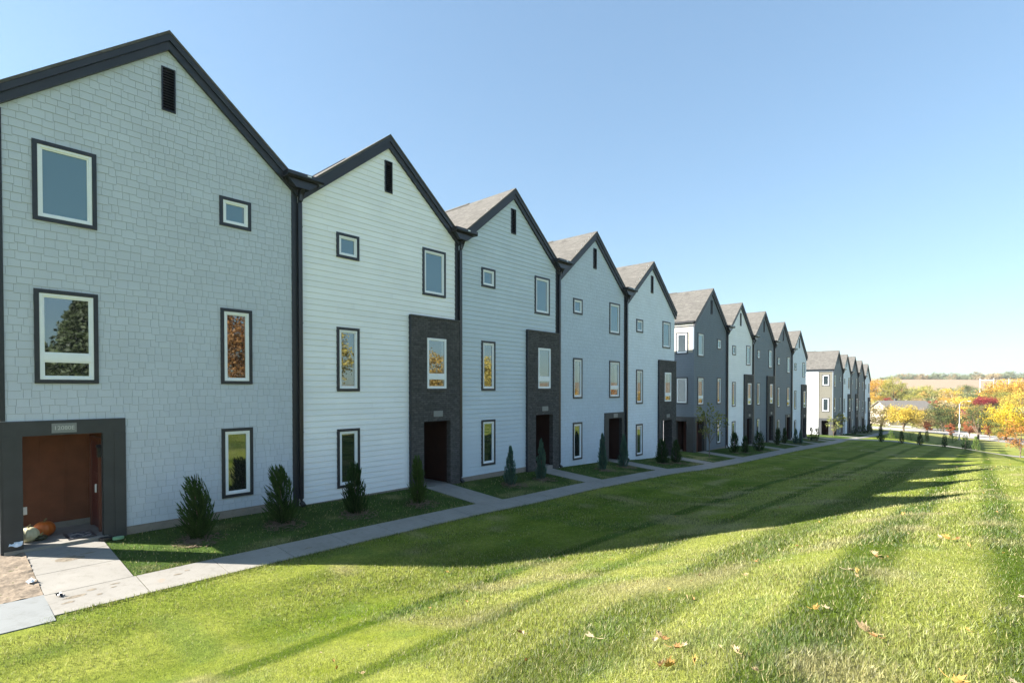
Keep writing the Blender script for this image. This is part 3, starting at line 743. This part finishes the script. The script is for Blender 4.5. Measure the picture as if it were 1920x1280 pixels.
for i,(x,y,h,w,k,lb) in enumerate(JUN):
    k2='dark' if k=='midgreen' else k
    j=juniper(x,y,h,w,k2,500+i,lb,1.0 if y<30 else (.6 if y<60 else .35))
    if k=='midgreen': j.children[0].color=(.06,.11,.028,1)  # one juniper in a slightly lighter green
    if y<66:
        for q in range(170 if y<30 else 50):
            a=rm.uniform(0,6.283); rr=.52*rm.random()**.5*(1.15 if math.cos(a)>0 else .9); px=x+.12+math.cos(a)*rr;py=y+math.sin(a)*rr
            if px>2.72: continue
            z=g1(px,py)+.012+.03*(1-rr/.6)*rm.random(); d=rm.uniform(0,6.28); l=rm.uniform(.03,.07); t=rm.uniform(.01,.02)
            c,s_=math.cos(d),math.sin(d); tz=rm.uniform(0,.03)
            mul.poly([(px-c*l-s_*t,py-s_*l+c*t,z),(px-c*l+s_*t,py-s_*l-c*t,z+.004),(px+c*l+s_*t,py+s_*l-c*t,z+tz),(px+c*l-s_*t,py+s_*l+c*t,z+tz)])
        n=len(mul.v); mul.poly([(x+.1+math.cos(a)*(.27+.06*math.sin(a*5+i)),y+math.sin(a)*(.30+.07*math.sin(a*4+i)),g1(x+.1+math.cos(a)*.45,y+math.sin(a)*.45)+.012) for a in [6.2832*q/18 for q in range(18)] ])
tag(mul.build('mulch',M['mulch']),'bark mulch chips spread around the junipers','mulch',kind='stuff')

def crown_arrays(R,H0,H1,nclump,nleaf,size,seed,shape='round',gap=.0):
    """leaf-clump crown: many small leaf faces grouped in clumps through the volume"""
    r=np.random.default_rng(seed); C=[]
    if shape=='cone':
        for q in range(nclump):
            t=r.random()**1.6; a=r.uniform(0,6.283); rd=R*(1-t)*(.4+.6*r.random()); C.append((np.array([np.cos(a)*rd,np.sin(a)*rd,H0+(H1-H0)*t]),R*.26*(1.2-t),np.clip(.4+.3*r.normal(),0,1)))
    while len(C)<nclump:
        u=r.normal(0,1,3); u/=np.linalg.norm(u); q=u*(r.random()**.38); 
        if shape=='upright': sc_=(R*.9*(1-.35*q[2]),)*2
        else: sc_=(R*(.92+.2*r.random()),)*2
        p=np.array([q[0]*sc_[0],q[1]*sc_[1],(H0+H1)/2+q[2]*(H1-H0)/2*.92])
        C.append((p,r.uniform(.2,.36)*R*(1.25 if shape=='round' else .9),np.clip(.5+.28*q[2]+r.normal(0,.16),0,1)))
    V=np.empty((nclump*nleaf,4,3));T=np.empty(nclump*nleaf)
    for i,(p,cr,t) in enumerate(C):
        n=nleaf; d=r.normal(0,1,(n,3)); d/=np.linalg.norm(d,axis=1)[:,None]; q=p+d*cr*(r.random(n)**.5)[:,None]*np.array([1,1,.75])
        a=r.normal(0,1,(n,3)); a/=np.linalg.norm(a,axis=1)[:,None]; b=np.cross(a,r.normal(0,1,(n,3))); b/=np.linalg.norm(b,axis=1)[:,None]+1e-6
        s_=size*r.uniform(.6,1.3,n)[:,None]
        sl=slice(i*n,(i+1)*n); V[sl,0]=q-a*s_;V[sl,1]=q-b*s_*.6;V[sl,2]=q+a*s_;V[sl,3]=q+b*s_*.6
        T[sl]=np.clip(t+r.normal(0,.16,n),0,1)
    V=V.reshape(-1,3); return V,np.arange(len(V)).reshape(-1,4),T,C
PAL={'orange':(.40,.185,.05),'gold':(.44,.28,.06),'yellow':(.48,.37,.08),'yellow2':(.52,.40,.045),'yelgreen':(.27,.27,.075),'green':(.12,.165,.055),'greygreen':(.15,.175,.085),
 'olive':(.17,.145,.062),'tan':(.29,.22,.11),'darkgreen':(.10,.125,.05),'red':(.27,.045,.05),'redorange':(.34,.13,.07),'sap':(.20,.22,.085)}
def tree(x,y,H,H0,R,col,label,seed,nclump=26,nleaf=42,size=None,trunk=True,group='autumn trees beyond the lawn',shape='round',cat='tree',name='autumn_tree',tr=None):
    root=empty(name,(x,y,g1(x,y)-.05)); tag(root,label,cat,group)
    size=size or max(.10,R*.075)
    V,F,T,C=crown_arrays(R,H0,H,nclump,nleaf,size,seed,shape)
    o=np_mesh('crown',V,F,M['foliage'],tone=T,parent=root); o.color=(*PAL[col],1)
    b=MB(); tr=tr or max(.035,R*.045); rr=random.Random(seed)
    b.tube([(0,0,0),(rr.uniform(-.05,.05)*R,rr.uniform(-.05,.05)*R,H0+.15*(H-H0)),(rr.uniform(-.1,.1)*R,rr.uniform(-.1,.1)*R,H0+.75*(H-H0))],[tr*1.25,tr*.85,tr*.25],7)
    for p,_,_ in C[:9]:
        z0=H0*.8+.12*(H-H0)*rr.random(); b.tube([(0,0,z0),(p[0]*.55,p[1]*.55,z0+(p[2]-z0)*.6),tuple(p)],[tr*.5,tr*.32,tr*.1],5)
    b.build('trunk',M['bark'],root); return root
TREES=[(-31.7,360.6,11.9,2.2,3.7,'orange','orange tree peeking past the last house on the skyline'),
(-19.1,284.7,14.0,3.7,5.0,'gold','tall golden tree on the skyline beside the last house'),
(-12.9,276.8,14.4,3.2,5.0,'yelgreen','tall yellow green tree right of the golden skyline tree'),
(-14.1,228.7,9.0,2.0,2.9,'gold','gold tree below the skyline right next to the last house'),
(-11.7,250.9,6.5,1.5,3.3,'greygreen','grey green tree above the ridge of the beige house'),
(-10.2,232.2,7.0,3.0,2.1,'red','red tree showing just above the roof of the beige house'),
(-1.7,143.2,6.1,.7,3.0,'olive','olive brown tree before the white gable of the beige house'),
(2.8,139.2,5.8,.9,3.2,'yellow','bright yellow spreading tree before the beige house roof'),
(-6.4,269.1,7.5,1.2,4.4,'yelgreen','yellow green tree behind the beige house roof'),
(-3.9,291.5,11.0,2.2,5.1,'yelgreen','round yellow green tree in front of the stubble field'),
(-2.3,245.9,6.8,1.2,3.6,'tan','tan tree behind the right end of the beige roof'),
(3.7,211.1,7.0,3.0,1.9,'red','small crimson tree between the beige house and dark green tree'),
(5.5,157.7,5.7,.3,3.0,'tan','tan and pink tree right of the bright yellow spreading tree'),
(8.6,155.1,7.1,.3,3.4,'darkgreen','large dark green tree left of the lamp post'),
(-.1,321.7,8.5,1.5,4.3,'green','green tree at the lower edge of the stubble field'),
(4.6,312.4,8.9,1.5,5.4,'yellow','pale yellow tree at the lower edge of the stubble field'),
(5.4,259.5,6.9,.8,4.5,'gold','golden tree directly above the dark green tree'),
(9.9,323.9,10.4,2.0,4.5,'greygreen','grey green tree below the white utility frame'),
(10.8,217.4,7.6,1.0,4.2,'yellow','yellow tree behind the head of the lamp post'),
(12.2,185.1,5.7,1.0,3.1,'yellow2','vivid yellow tree just right of the lamp post'),
(15.0,150.1,6.7,.7,3.3,'olive','large olive green tree right of the lamp post'),
(16.4,215.7,7.8,4.5,3.1,'red','wide crimson tree above the large olive green tree'),
(17.4,256.8,9.4,2.0,5.2,'darkgreen','dark green tree behind the wide crimson tree'),
(14.3,287.6,8.3,1.2,4.8,'tan','tan tree left of the wide crimson tree'),
(22.5,254.8,13.6,3.5,7.9,'gold','largest golden tree on the skyline at the right edge'),
(19.8,218.8,10.2,2.0,4.1,'yelgreen','yellow green tree below the largest golden tree'),
(23.6,208.0,10.1,2.0,4.6,'yellow','yellow tree at the right edge below the largest golden tree'),
(18.5,134.4,6.7,.5,3.8,'yellow2','nearest big bright yellow tree at the right'),
(18.5,85.8,4.9,1.0,1.95,'orange','young orange tree by the crossing walk at the right edge'),
(10.8,130.2,3.1,.4,.7,'redorange','slim red orange sapling left of the lamp post'),
(13.4,137.8,3.3,.6,1.1,'redorange','red orange sapling just right of the lamp post'),
(16.3,132.4,3.6,.6,1.1,'redorange','red orange sapling beside the nearest big yellow tree'),
(6.7,139.9,2.6,.4,.8,'redorange','small red orange sapling by the road, left of the dark green tree'),
(17.4,125.4,4.0,.5,1.1,'yelgreen','small yellow green tree under the nearest big yellow tree')]
for i,(x,y,h,h0,rd,c,lb) in enumerate(TREES):
    near=y<100
    tree(x,y,h,h0,rd,c,lb,700+i,nclump=62 if rd>2 else 26,nleaf=120 if not near else 90,size=(.065 if near else max(.065,rd*.033)),tr=.05 if near else None)
tree(1.62,34.62,3.75,1.15,.95,'sap','thin young tree with sparse green leaves before the slate end house',811,nclump=30,nleaf=15,size=.085,group='young trees by the houses',name='young_tree',tr=.025)
tree(.9,78.0,2.9,.5,.95,'sap','thin sapling with sparse dark leaves before the white sunlit wall',812,nclump=20,nleaf=12,size=.10,group='young trees by the houses',name='young_tree',tr=.022)
tree(.75,83.6,3.1,1.2,.75,'yelgreen','young yellow green tree at the corner of the far slate house',813,nclump=18,nleaf=34,size=.07,group='young trees by the houses',name='young_tree',tr=.035)
tree(14.7,126.97,6.2,1.3,2.3,'darkgreen','dark tree with a stout sunlit trunk by the road right of the lamp post',814,nclump=24,nleaf=46,size=.13,tr=.15)

# far-off woods that read as one mass: hedgerow wood in the valley, skyline trees, and the trees behind the viewer that the windows mirror
def wood(name,label,pts,seed,dn=1):
    r=np.random.default_rng(seed); Vs=[];Fs=[];Cs=[];n0=0
    for (x,y,h,rd,c,z0) in pts:
        V,F,T,_=crown_arrays(rd,h*.12,h,int(20*dn*(4.5 if c=='darkgreen' and dn>2 else 1)),44,rd*.07/dn**.4*(1.5 if dn>2 else 1),int(r.integers(1e6)),'cone' if c=='darkgreen' and dn>2 else 'round'); V=V+np.array([x,y,g1(x,y)+z0])
        col=np.array(PAL[c])[None]*(.55+.9*np.repeat(T,4))[:,None]
        Vs.append(V);Fs.append(F+n0);Cs.append(col);n0+=len(V)
    o=np_mesh(name,np.concatenate(Vs),np.concatenate(Fs),M['blade'],col=np.concatenate(Cs)); tag(o,label,'trees',kind='stuff'); return o
r=random.Random(17)
pts=[]
for i in range(190):
    y=r.uniform(165,350); x=15+(y)*r.uniform(-.145,.058)
    if -14<x<6 and 170<y<200: continue
    pts.append((x,y,r.uniform(3.5,7.2) if y<265 else r.uniform(6.5,10.5),r.uniform(2.4,4.4),r.choice(['yelgreen','red','green','tan','gold','greygreen','olive','yellow','yelgreen','darkgreen','yelgreen','gold']),-.3))
wood('woodland','mixed autumn woodland filling the valley beyond the road',pts,41)
pts=[]
for i in range(110):
    d=r.uniform(860,930); u=-.11+.175*i/110; 
    pts.append((15+d*u+r.uniform(-4,4),d,r.choice([5,7,9,12,6])*r.uniform(.7,1.1),r.uniform(5,9),'greygreen' if r.random()<.8 else 'tan',-.5))
wood('treeline','hazy grey green tree line on the distant ridge',pts,42)
pts=[]
for i in range(34):
    y=-14+i*5.2+r.uniform(-1.5,1.5); x=48+r.uniform(-5,7)
    pts.append((x,y,r.uniform(9.5,13) if y<62 else r.uniform(7,9.5),r.uniform(2.8,4.2),r.choice(['orange','gold','yelgreen','gold','tan','yellow']) if i not in (3,4,5) else 'darkgreen',-.2))
pts=[p for p in pts if not (2<p[1]<12.5)]+[(42,9.0,9.8,3.7,'darkgreen',-.2),(43,5.2,7.4,3.3,'darkgreen',-.2),(41,12.0,6.5,2.8,'darkgreen',-.2)]
wood('grove','autumn grove along the far side of the lawn',pts,43,5)

# ------------------------------------------------------------------ far road, lamp post, far house
def ribbon(name,pts,w,mat,lift):
    b=MB(); P=[Vector((x,y,0)) for x,y in pts]; L_=[];R_=[]
    for i,p in enumerate(P):
        d=(P[min(i+1,len(P)-1)]-P[max(i-1,0)]).normalized(); n=Vector((d.y,-d.x,0))
        a=p+n*w/2; c=p-n*w/2; L_.append((a.x,a.y,g1(a.x,a.y)+lift)); R_.append((c.x,c.y,g1(c.x,c.y)+lift))
    for i in range(len(P)-1): b.poly([L_[i],L_[i+1],R_[i+1],R_[i]])
    tag(b.build(name,mat),kind='structure')
def curve_pts(pts,n=14):
    out=[]
    for i in range(len(pts)-1):
        p0=pts[max(i-1,0)];p1=pts[i];p2=pts[i+1];p3=pts[min(i+2,len(pts)-1)]
        for k in range(n):
            t=k/n; out.append(tuple(.5*((2*p1[j])+(-p0[j]+p2[j])*t+(2*p0[j]-5*p1[j]+4*p2[j]-p3[j])*t*t+(-p0[j]+3*p1[j]-3*p2[j]+p3[j])*t**3) for j in (0,1)))
    return out+[pts[-1]]
M['road']=m_concrete('pale_road',(.33,.31,.295),.15)
ribbon('road',curve_pts([(-30,178),(-12,166),(0,158),(10,150),(19,133),(30,118),(60,95)]),9.5,M['road'],.05)
ribbon('road',curve_pts([(10,149.5),(9,158),(4,168),(-3,176)]),7,M['road'],.056)
ribbon('road',curve_pts([(19,134),(26,137),(40,135),(70,128)]),7,M['road'],.056)
M['galv']=m_paint('galvanised_metal',(.34,.35,.36),.5,.4)
lp=empty('lamp_post',(12.09,127.1,g1(12.09,127.1))); tag(lp,'tall pale grey street lamp with curved arm in front of the trees','street lamp')
b=MB(); b.tube([(0,0,0),(0,0,3.2),(0,0,6.5),(.12,.1,6.85),(.55,.5,7.08),(1.1,1.0,7.12)],[.085,.065,.05,.042,.036,.032],8); b.build('pole',M['galv'],lp)
b=MB(); b.box(1.0,1.55,.95,1.2,7.05,7.17); b.build('lamp_head',M['galv'],lp); b=MB(); b.box(-.2,.2,-.2,.2,0,.25); b.box(-.14,.14,-.14,.14,2.2,2.9); b.build('base',M['galv'],lp)
ribbon('path',curve_pts([(1.1,69.8),(3.6,72.2),(6.6,76.0),(9.7,79.6),(13.6,83.6),(18.8,88.6),(30,99)],8),2.5,M['conc'],.03)
# beige house
hr=empty('beige_house',(-6.7,181.6,g1(-6.7,181.6)-.2)); hr.rotation_euler=(0,0,math.atan2(.666,.746)); tag(hr,'low beige house with a wide grey roof among the autumn trees','house')
hz=(-3.4+ZC)-(g1(-6.7,181.6)-.2); hw=4.6; he=hz-2.4
b=MB(); b.prism([(-hw+.4,0),(hw-.4,0),(hw-.4,he-.1),(0,hz-.2),(-hw+.4,he-.1)],0,.2,13)
b.build('wall',m_paint('beige_wall',(.46,.40,.34),.7,.2,.05),hr)
b=MB()
for sg in (-1,1): b.prism([(0,hz),(sg*hw,he-.15),(sg*hw,he-.35),(0,hz-.2)],0,-.3,13.3)
ro=b.build('roof',m_paint('grey_roof',(.15,.14,.13),.9,.1,.15),hr); b=MB(); b.box(5,5.6,.5,1.1,hz-.4,hz+.5); b.build('chimney',M['brick'],ro)
for xx in (2.5,7.5): b=MB(); b.box(xx,xx+1.2,-hw+.34,-hw+.42,1.2,2.6); w=b.build('window',M['white'],hr); b=MB(); b.box(xx+.1,xx+1.1,-hw+.32,-hw+.345,1.3,2.5); b.build('pane',M['glass'],w)
b=MB(); b.box(10,12.4,-hw+.34,-hw+.42,0.2,2.4); b.build('garage_door',M['white'],hr)
# white utility frame on the hill
uf=empty('utility_frame',(14.5,420,g1(14.5,420))); tag(uf,'white goal shaped utility frame on the hillside field','frame')
b=MB()
for xx in (0,6): b.tube([(xx,0,-.3),(xx,0,9.6)],.16,6)
b.build('post',M['white'],uf); b=MB(); b.tube([(0,0,8.6),(6,0,8.6)],.14,6); b.build('crossbar',M['white'],uf)
pl_=MB(); pl_.tube([(0,0,0),(0,0,9.5)],[.16,.1],6); o=pl_.build('floodlight_pole',M['white']); o.location=(27,420,g1(27,420)); tag(o,'single white pole right of the goal shaped frame','pole')

# ------------------------------------------------------------------ things at the first porch
FLZ=ZC-3.57+.207+.001
def pumpkin(x,y,R,Hk,c,label,ribs=12,stem=(.2,.16,.08)):
    n=48;k=18;V=[];F=[]
    for j in range(k+1):
        a=-math.pi/2+math.pi*j/k
        for i in range(n):
            p=2*math.pi*i/n; rr=R*math.cos(a)*(1-.09*abs(math.cos(p*ribs/2))**4*(.4+.6*math.cos(a))); z=R*Hk*math.sin(a)-R*.12*math.exp(-(math.cos(a)/.35)**2)*(1 if a>0 else -1)
            V.append((rr*math.cos(p),rr*math.sin(p),z+R*Hk*.9))
    for j in range(k):
        for i in range(n): F.append((j*n+i,j*n+(i+1)%n,(j+1)*n+(i+1)%n,(j+1)*n+i))
    o=np_mesh('pumpkin',np.array(V),np.array(F),m_paint('pumpkin_rind',c,.4,.4,.15,0,6),smooth=True); o.location=(x,y,FLZ); tag(o,label,'pumpkin','pumpkins in the first porch')
    b=MB(); z0=R*Hk*1.7; b.tube([(0,0,z0),(0,.01,z0+R*.22),(.02,.04,z0+R*.42)],[R*.17,R*.1,R*.09],7); b.build('stem',m_paint('pumpkin_stem',stem,.8,.1),o,smooth=True)
pumpkin(-.93,1.80,.205,.90,(.48,.115,.012),'large orange pumpkin between the white and the small dark pumpkin')
pumpkin(-.62,1.50,.195,.86,(.62,.58,.38),'pale ribbed pumpkin half hidden by the porch pier')
pumpkin(-.56,1.70,.125,.52,(.05,.055,.03),'small flat dark green pumpkin in front of the orange one',10,(.42,.38,.2))
t=NT('mat_print'); o_=t.obj(); nz=t.noise(9,o_,4,.7); mt=t.fin(t.bsdf(t.ramp(nz,[(.47,(.34,.32,.31)),(.53,(.08,.08,.09))]),.95,.05))
dm=empty('doormat',(-.42,2.36,FLZ)); tag(dm,'pale printed doormat with dark border on the porch floor','doormat')
b=MB(); b.box(-.36,.36,-.25,.25,0,.012); b.build('border',M['metal'],dm); b=MB(); b.box(-.29,.29,-.2,.2,.012,.016); b.build('print',mt,dm)
def curled_sheet(name,x,y,z,w,d,rot,tilt,mat,label,cat):
    n=6; b=MB()
    P=[[(w*(i/n-.5),d*(j/n-.5),.02*math.sin(i*1.3)*math.cos(j*.9)+.0) for i in range(n+1)] for j in range(n+1)]
    for j in range(n):
        for i in range(n): b.poly([P[j][i],P[j][i+1],P[j+1][i+1],P[j+1][i]]); b.poly([tuple(q-(.003 if k==2 else 0) for k,q in enumerate(v)) for v in (P[j][i],P[j+1][i],P[j+1][i+1],P[j][i+1])])
    o=b.build(name,mat,smooth=True); o.location=(x,y,z); o.rotation_euler=(tilt,.1,rot); tag(o,label,cat); return o
curled_sheet('paper',.10,1.24,g1(.1,1.24)+.22,.2,.14,1.3,.6,M['white'],'white paper stuck to the foot of the porch pier','paper')
curled_sheet('paper',2.0,1.27,g1(2,1.27)+.06,.13,.10,.4,.5,M['white'],'small white scrap lying on the bare dirt','paper')
curled_sheet('dark_scrap',2.95,1.55,g1(2.95,1.55)+.05,.15,.08,.3,.0,M['metal'],'dark scrap lying on the corner of the sidewalk','scrap')
b=MB(); b.prism([(.085*math.cos(q*.5236),.11*math.sin(q*.5236)) for q in range(12)],2,0,.05); o=b.build('valve_cover',m_paint('green_plastic',(.22,.42,.25),.4,.4)); o.location=(.32,2.93,g1(.32,2.93)+.03); tag(o,'small green valve cover in the grass beside the porch','cover')
b=MB(); b.prism([(.1*math.cos(q*.5236),.13*math.sin(q*.5236)) for q in range(12)],2,0,.05); o=b.build('drain_cap',M['metal']); o.location=(.2,2.72,g1(.2,2.72)+.03); tag(o,'black drain cap at the edge of the first path','cap')

mu_=MB(); rm=random.Random(8)
for (x,y,a,c_) in [(3.15,1.75,.22,.10),(3.35,1.62,.12,.05),(3.0,2.0,.10,.06),(3.3,2.05,.07,.04),(2.95,2.35,.12,.03),(3.1,2.3,.06,.03),(3.2,3.3,.10,.04),(3.1,3.5,.06,.04),(1.05,1.95,.34,.17),(.9,2.3,.16,.06),(3.4,5.9,.12,.05)]:
    mu_.poly([(x+math.cos(q*.4488)*c_*rm.uniform(.45,.95),y+math.sin(q*.4488)*a*rm.uniform(.5,.95),g1(x+math.cos(q*.4488)*c_,y+math.sin(q*.4488)*a)+.0222) for q in range(14)])
tag(mu_.build('mud',m_bark('dried_mud',(.235,.20,.155))),'brown mud splashes dried on the nearest slabs','mud',kind='stuff')
# ------------------------------------------------------------------ fallen leaves on the turf
def leaf_mesh(seed,curl):
    r=random.Random(seed); b=MB(); n=9; out=[]
    for i in range(n*2):
        a=2*math.pi*i/(n*2); rr=(.5 if i%2 else .28)*(1+.25*r.uniform(-1,1))*(.75+.25*math.cos(a)); out.append((rr*math.cos(a),rr*math.sin(a)*.75))
    Z=lambda x,y:curl*(abs(y)*1.3+.6*max(0,x)**2)+r.uniform(-.02,.02)
    P=[(x,y,Z(x,y)+.12) for x,y in out]
    for i in range(len(P)): b.poly([(0,0,.08),P[i],P[(i+1)%len(P)]],r.random())
    b.tube([(-.3,0,.12),(-.55,.05,.1),(-.85,.12,.2)],.02,4)
    return b
lm=[leaf_mesh(i,[1.3,.8,.5,1.6][i]).build('fallen_leaf',m_bark('dry_leaf',c)) for i,c in enumerate([(.40,.30,.17),(.30,.17,.07),(.46,.37,.24),(.42,.27,.08)])]
r=random.Random(23); spots=[]
NEAR=[(14.38,4.6),(14.05,5.0),(12.9,4.3),(14.9,4.0),(13.7,3.9),(13.2,4.0),(15.45,4.3),(15.35,6.1),(14.1,7.4),(14.0,6.4),(12.6,5.6),(13.0,7.6),(13.3,3.6),(12.2,4.3),(14.7,9.0),(15.5,5.6),(11.2,4.4),(13.9,12.5)]
for x,y in NEAR:
    spots.append((x,y,r.uniform(.085,.135)))
    for q in range(r.choice([0,1,1,2])): spots.append((x+r.uniform(-.09,.09),y+r.uniform(-.09,.09),r.uniform(.06,.10)))
while len(spots)<230:
    y=3+45*r.random()**1.3; x=r.uniform(8.5,15+.04*y) if r.random()<.85 else r.uniform(5,10)
    spots.append((x,y,r.uniform(.035,.08)))
for i,(x,y,s_) in enumerate(spots):
    o=lm[i%4] if i<4 else lm[i%4].copy()
    if i>=4: COL.objects.link(o)
    o.location=(x,y,g1(x,y)+.03); o.scale=(s_,s_,s_); o.rotation_euler=(r.uniform(-.4,.4),r.uniform(-.4,.4),r.uniform(0,6.28))
    tag(o,'dry brown leaf fallen on the mown grass','leaf','fallen leaves scattered on the lawn')

# ------------------------------------------------------------------ the air
hz_=MB(); hz_.box(-140,140,-60,1050,-12,60); t=NT('air'); pv=t.n('ShaderNodeVolumePrincipled'); pv.inputs['Color'].default_value=(.93,.96,1,1); pv.inputs['Density'].default_value=.00016; pv.inputs['Anisotropy'].default_value=.2
t.l(pv.outputs[0],t.out.inputs['Volume']); tag(hz_.build('haze',t.mat),'thin pale air softening the far trees','haze',kind='stuff')
# ------------------------------------------------------------------ light, sky, camera
el=math.radians(29.0); to_sun=Vector((-math.cos(el)/2**.5,-math.cos(el)/2**.5,math.sin(el)))
sd=bpy.data.lights.new('sun','SUN'); sd.energy=5.0; sd.angle=math.radians(.53); sd.color=(1,.94,.84)
so=bpy.data.objects.new('sun',sd); COL.objects.link(so); so.rotation_euler=(-to_sun).to_track_quat('-Z','Y').to_euler(); so.location=(-40,-40,50)
w=bpy.data.worlds.new('World'); sc.world=w; w.use_nodes=True; nt=w.node_tree; bg=nt.nodes['Background']
sky=nt.nodes.new('ShaderNodeTexSky'); sky.sky_type='NISHITA'; sky.sun_disc=False; sky.sun_elevation=el; sky.sun_rotation=math.radians(225)
sky.air_density=1.2; sky.dust_density=0.4; sky.ozone_density=1.5; sky.altitude=0
gm=nt.nodes.new('ShaderNodeGamma'); gm.inputs['Gamma'].default_value=.6; nt.links.new(sky.outputs[0],gm.inputs['Color'])
mu=nt.nodes.new('ShaderNodeMix'); mu.data_type='RGBA'; mu.blend_type='MULTIPLY'; mu.inputs[0].default_value=1; mu.inputs[7].default_value=(.675,.855,1.01,1)
nt.links.new(gm.outputs[0],mu.inputs[6]); nt.links.new(mu.outputs[2],bg.inputs[0]); bg.inputs[1].default_value=.092
cd=bpy.data.cameras.new('camera'); cam=bpy.data.objects.new('camera',cd); COL.objects.link(cam); sc.camera=cam
cam.location=(15,0,ZC); cam.rotation_euler=(math.radians(90-.8443),0,math.radians(41.7563))
cd.sensor_width=36; cd.lens=985.044/1920*36; cd.shift_y=(742.884-640)/1920; cd.clip_end=4000; cd.clip_start=.1
sc.view_settings.view_transform='Standard'; sc.view_settings.look='None'; sc.view_settings.gamma=1; sc.view_settings.exposure=2.17
sc.cycles.max_bounces=6; sc.cycles.diffuse_bounces=3; sc.cycles.glossy_bounces=3; sc.cycles.transmission_bounces=4; sc.cycles.transparent_max_bounces=4
sc.cycles.use_denoising=True
